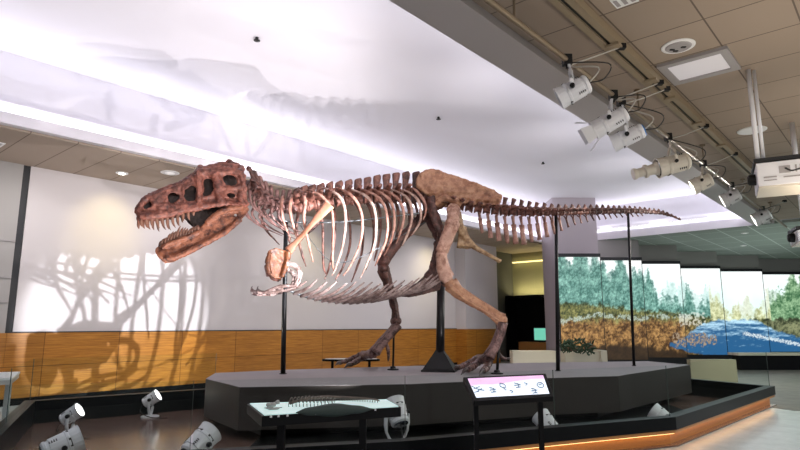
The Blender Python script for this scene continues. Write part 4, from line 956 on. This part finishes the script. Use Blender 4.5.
# ================================================================== VISITOR DISPLAYS
# lit table with a small relief model of the skeleton as it lay in the rock
TZ = .9; T1, T2, T3, T4 = G(262, 415.5, TZ), G(401, 406.5, TZ), G(388, 399.5, TZ), G(247, 403.5, TZ)
tb = empty('model_table', ((T1+T3)/2*1).xy.to_3d()); tag(tb, 'black legged display table with glowing pale green top before the platform', 'table')
MB().prism([p-V((0, 0, .085)) for p in (T1, T2, T3, T4)], (0, 0, .08)).build('table_frame', 'black_satin', tb)
cc = (T1+T2+T3+T4)/4; MB().prism([cc+(p-cc)*.965-V((0, 0, .004)) for p in (T1, T2, T3, T4)], (0, 0, .008)).build('lit_top', 'table_glow', tb)
for px, yb in ((282, 416), (363, 411)):
    g = G(px, yb-4, TZ); MB().span((g.x-.03, g.y-.03, 0), (g.x+.03, g.y+.03, TZ-.085)).build('leg', 'black_satin', tb); MB().span((g.x-.05, g.y-.2, 0), (g.x+.05, g.y+.4, .02)).build('foot_plate', 'black_satin', tb)
MB().span((G(282, 412, TZ).x, G(282, 412, TZ).y-.02, .3), (G(363, 407, TZ).x, G(363, 407, TZ).y+.25, .34)).build('stretcher', 'black_satin', tb)
lab_ = MB()
for s in (.06, .11, .17, .36, .39, .43, .49, .52, .56, .8): q = T1.lerp(T2, s); lab_.box(q+V((0, -.004, -.012)), (.014, .02, .014))
lab_.build('tactile_marks', 'rim_white', tb)
zt2 = TZ+.005
mm = empty('skeleton_model', G(340, 406, zt2)); tag(mm, 'small dark relief model of a dinosaur skeleton lying on the lit table', 'model')
def tp(x, y, h=0): g = G(x, y, zt2); g.z += h; return g
m = MB(); pts = [(312, 413), (322, 409.5), (336, 408), (352, 408), (366, 410), (374, 413)]
m.prism([tp(*p) for p in [(298, 413.5), (312, 408), (334, 404.5), (354, 406), (374, 411)]], (0, 0, .001))
hump = MB(); B_ = [tp(296, 413.2), tp(334, 411.5), tp(374, 410.5)]
hump.sweep([tp(296, 412.5), tp(310, 411.5, .0), tp(334, 410, .0), tp(356, 409.5, .0), tp(373, 409)], [.004, .035, .055, .035, .004], 10, n=5)
hump.build('rock_base', 'model_mound', mm, smooth=True)
sp = MB().sweep([tp(290, 407, .03), tp(305, 405, .05), tp(325, 403.5, .055), tp(350, 403, .045), tp(372, 402.5, .03), tp(380, 402.5, .012)], [.012, .014, .014, .011, .008, .004], 7, n=6)
sp.build('spine', 'model_dark', mm, smooth=True)
rb = MB()
for k in range(13):
    x = 291+k*3.6; c = tp(x, 406.6, 0); h = .085-.003*abs(k-5)
    rb.sweep([c+V((-.0, .03, .03)), c+V((.004, .035, h*.95)), c+V((-.004, -.005, h)), c+V((-.012, -.04, h*.5)), c+V((-.01, -.045, .004))], [.004]*5, 5, n=3)
rb.build('ribs', 'model_dark', mm, smooth=True)
tl = MB()
for k in range(16): c = tp(340+k*2.5, 403.1, .035-.0015*k); tl.box(c, (.008, .03, .03-.001*k))
tl.build('tail_bones', 'model_dark', mm)
sh = MB().ell(tp(272, 407.5, .022), (.04, .03, .02)).ell(tp(268, 408.6, .03), (.022, .02, .018)).ell(tp(277, 406.5, .035), (.02, .02, .022)).sweep([tp(264, 409, .012), tp(272, 410, .01), tp(281, 409, .01)], [.006, .012, .006], 6)
sh.rough(.01, 40).build('skull', 'model_grey', mm, smooth=True)
# tilted reading screen
def PYZ(x, y, Y): return P(x, y, Y)
s1, s2, s3, s4 = P(463, 377, 6.0), P(546, 373.3, 6.12), P(554, 396.5, 5.72), P(474, 401, 5.6)
kp = empty('reading_screen', V((P(505, 440, 6).x, 6.0, .0))); tag(kp, 'tilted black framed touch screen on two legs showing small blue drawings', 'screen')
nrm = (s2-s1).cross(s4-s1).normalized()
if nrm.z > 0: nrm = -nrm
fr = MB().prism([s1, s2, s3, s4], nrm*.055); fr.build('frame', 'black_satin', kp, bevel=.008)
def q2(u, v, h=.002): return (s1.lerp(s2, u)).lerp(s4.lerp(s3, u), v)-nrm*h
ds = MB().prism([q2(.045, .09), q2(.955, .09), q2(.955, .88), q2(.045, .88)], nrm*.0015).build('display', 'screen_white', kp)
MB().prism([q2(.045, .09, .0035), q2(.955, .09, .0035), q2(.955, .26, .0035), q2(.80, .24, .0035), q2(.62, .30, .0035), q2(.45, .36, .0035), q2(.30, .40, .0035), q2(.16, .37, .0035), q2(.045, .40, .0035)], nrm*.001).build('pink_banner', 'screen_pink', ds)
def stroke(pts): dr.sweep([q2(u, v, .005) for u, v in pts], [.0045]*len(pts), 4, n=3)
for cx, cy, kk in ((.11, .52, 0), (.28, .60, 1), (.42, .48, 2), (.60, .46, 1), (.50, .72, 3), (.71, .44, 3), (.78, .72, 1), (.88, .52, 4)):
    dr = MB()
    if kk == 0: stroke([(cx-.06, cy-.1), (cx, cy+.05), (cx+.07, cy+.1)]); stroke([(cx-.05, cy+.02), (cx+.03, cy-.06)]); stroke([(cx-.02, cy+.12), (cx+.05, cy+.02)]); stroke([(cx-.06, cy+.16), (cx+.0, cy+.13)])
    elif kk == 1: stroke([(cx-.03, cy-.08), (cx+.02, cy-.02), (cx, cy+.1)]); stroke([(cx-.04, cy+.03), (cx+.04, cy)]); stroke([(cx-.03, cy+.12), (cx+.03, cy+.1)])
    elif kk == 2: stroke([(cx-.02, cy-.12), (cx+.03, cy-.05), (cx+.02, cy+.08), (cx-.03, cy+.02), (cx-.02, cy-.12)]); stroke([(cx, cy+.1), (cx+.02, cy+.18)])
    elif kk == 3: stroke([(cx-.02, cy-.05), (cx+.015, cy), (cx-.01, cy+.06)])
    else: stroke([(cx+.04*math.cos(t), cy+.11*math.sin(t)) for t in [i*math.pi/4 for i in range(9)]]); stroke([(cx-.02, cy), (cx+.02, cy-.04)])
    dr.build('drawing', 'ink_blue', ds)
for u in (.08, .87):
    p = q2(u, .6, -.06); MB().span((p.x-.022, p.y-.02, .04), (p.x+.022, p.y+.025, p.z+.01)).build('leg', 'black_satin', kp)
pA = q2(.0, .6, -.06); pB = q2(1, .6, -.06)
MB().span((pA.x-.05, 5.78, 0), (pB.x+.06, 6.2, .31)).build('plinth', 'black_satin', kp, bevel=.006)
# oval ledge seen under the raised foot, behind the platform
g = P(351, 360, 14.5); e = empty('reading_ledge', (g.x, g.y, 0)); tag(e, 'small oval black ledge with pale top behind the platform, under the raised foot', 'ledge')
wx = (P(380, 360, 14.5)-P(322, 360, 14.5)).length/2; ctr = P(351, 361, 14.5)
o_ = [V((ctr.x+wx*math.cos(t), ctr.y+.28*math.sin(t), ctr.z)) for t in [i*math.pi/12 for i in range(24)]]
MB().prism(o_, (0, 0, .05)).build('rim', 'black_satin', e)
MB().prism([ctr+(p-ctr)*.9+V((0, 0, .051)) for p in o_], (0, 0, .006)).build('top_panel', 'rim_white', e)
for dx in (-.45, .45): MB().span((ctr.x+dx-.03, ctr.y-.03, 0), (ctr.x+dx+.03, ctr.y+.03, ctr.z)).build('leg', 'black_satin', e)
# pale tray table beyond the left kerb
e = empty('tray_table', G(3, 379, .85).xy.to_3d()); tag(e, 'pale topped reading table beyond the left kerb at the picture edge', 'table')
q = [G(-22, 382, .85), G(12, 380, .85), G(20, 373.5, .85), G(-15, 374.5, .85)]
MB().prism(q, (0, 0, .03)).build('table_top', 'rim_white', e)
cq = (q[0]+q[1]+q[2]+q[3])/4; MB().prism([cq+(p-cq)*.97-V((0, 0, .06)) for p in q], (0, 0, .06)).build('apron', 'grey_enamel', e)
for k in (0.3, .8): p = q[0].lerp(q[1], k).lerp(q[3].lerp(q[2], k), .5); MB().span((p.x-.03, p.y-.03, 0), (p.x+.03, p.y+.03, .8)).build('leg', 'grey_enamel', e)

# ================================================================== LIGHT
def area(a, n, z, sx, sy, energy, col=(1, 1, 1), rot=(0, 0, 0), name='cove'):  # default name is also carried by the added fill areas
    l = bpy.data.lights.new(name, 'AREA'); l.shape = 'RECTANGLE'; l.size = sx; l.size_y = sy; l.energy = energy; l.color = col
    o = bpy.data.objects.new(name, l); COL.objects.link(o); o.location = W(a, n, z); o.rotation_euler = rot; return o
from mathutils import Euler
def orient(o, d):   # aim -Z along d with local X along the hall
    d = V(d).normalized(); x = AX-d*AX.dot(d); 
    if x.length < .2: x = NX-d*NX.dot(d)
    x.normalize(); z = -d; y = z.cross(x); o.rotation_euler = Matrix((x, y, z)).transposed().to_euler()
CW = (.93, .91, 1.0)
orient(area(8, 11.40, 5.22, 29, .10, 235, CW), -NX*.5+UP)           # left cove strip
o = area(22.9, 7.5, 5.27, .1, 7.6, 60, CW); orient(o, UP-AX*.5)
orient(area(8, 3.95, 5.2, 29, .10, 215, CW), NX*.8+UP)           # right cove strip
# ceiling lamps of the visitor side and the far hall
orient(area(4.5, 0.2, 4.98, 3, 1.6, 60, (1, .93, .86)), -UP)
orient(area(18, 0.0, 4.98, 4, 1.6, 70, (.85, 1, .95)), -UP)
# spotlights on the pipe
WARM = (1, .93, .86)
def sp(t, target, en, size, blend=.5, rad=.06, col=WARM):
    c, d = t; lamp(c+d*.45, target, en, size, blend, rad, col)
hip = S(440, 230); chest = S(340, 240); skl = S(200, 205); tail = S(560, 212)
sp(t1, skl, 190, 34)
sp(t2, chest, 330, 46)
sp(t3, S(300, 240), 230, 40)
lamp(t2[0]+t2[1]*.6, P(115, 325, 14.0), 5200, 24, .3, .025, (.93, .95, 1))
sp(t5, hip, 260, 46)
sp(t6, S(470, 260), 230, 50)
sp(t7, tail, 300, 50)
lamp(W(2.5, 2.76, 4.55), S(230, 220), 230, 48, .5, .08, WARM)
lamp(W(4.6, 2.76, 4.55), S(400, 250), 300, 60, .5, .08, WARM)
# floor spotlights throwing the skeleton's shadow on the raised ceiling
lamp(c1+V((-.1, .22, .18)), S(215, 190)+V((0, 0, .3)), 620, 95, .7, .02, (1, .93, .95))
lamp(c2+V((-.15, .2, .2)), S(440, 200), 170, 95, .7, .03, (1, .95, .95))
lamp(c4+V((.1, .22, .2)), S(190, 215), 520, 80, .6, .02, (1, .93, .92))
lamp(c6+V((.2, 0, .13)), S(240, 205), 120, 60, .7, .03, (1, .95, .9))
lamp(c7+V((.2, 0, .13)), S(300, 240), 120, 60, .7, .03, (1, .95, .9))
for a_ in (5, 9, 13, 17, 21): lamp(W(a_, 3.9, 4.9), W(a_+.5, 9.5, 6.4), 200, 75, 1, .3, (1, .95, .99))  # added fill spots brightening the raised ceiling, no fixtures here
# wall washers in the left soffit
for a_ in (3.5, 7, 10.5, 14, 17.0): lamp(W(a_, 11.9, 4.9), W(a_, 13.9, 2.2), 205, 110, 1, .2, (1, .95, .93))
lamp(W(5.6, 12.3, 4.9), P(105, 230, 13.3), 110, 60, 1, .1, (1, .84, .42))
lamp(W(11.5, 12.6, 4.9), W(11.5, 13.9, 3.4), 60, 80, 1, .1, (1, .84, .42)); lamp(W(17.5, 12.6, 4.9), W(17.5, 13.9, 3.4), 80, 80, 1, .1, (1, .84, .42))
orient(area(24.0, 12.65, 2.95, .1, 2.6, 26, (1, .88, .48)), AX*.25+UP)
lamp(V((4.5, 18.6, 3)), V((5, 19.8, .3)), 120, 70, 1, .1, (1, .93, .75)); lamp(V((9.3, 15.2, 2.5)), V((9.2, 16.4, .3)), 90, 80, 1, .1, (1, .95, .8))
# added fill areas without fixtures: visitor side, tiled ceiling, right floor, far hall
orient(area(3, -3, 4.9, 5, 3, 200, (1, .96, .93)), NX*.6-UP)
orient(area(9, .6, 3.0, 8, .6, 70, (1, .85, .68), name='ceiling_fill'), UP)
orient(area(20, -1, 4.9, 6, 4, 260, (.85, 1, .95)), -UP); orient(area(11.5, -1.2, 4.9, 5, 2, 200, (.95, 1, 1)), -UP)
orient(area(27, 3, .6, 6, 2, 110, (.85, 1, .92)), UP)
w = bpy.data.worlds.new('World'); SC.world = w; w.use_nodes = True; w.node_tree.nodes['Background'].inputs[0].default_value = (.92, .93, 1, 1); w.node_tree.nodes['Background'].inputs[1].default_value = .3
# ================================================================== CAMERA
cam = bpy.data.cameras.new('camera'); cam.lens = FPX/800*36; cam.sensor_width = 36; cam.clip_end = 200
co = bpy.data.objects.new('camera', cam); COL.objects.link(co); co.location = (0, 0, CH); co.rotation_euler = (math.pi/2+TH, 0, 0); SC.camera = co
SC.view_settings.view_transform = 'Standard'; SC.view_settings.look = 'None'; SC.view_settings.gamma = 1; SC.view_settings.exposure = 0.0; SC.view_settings.use_curve_mapping = False
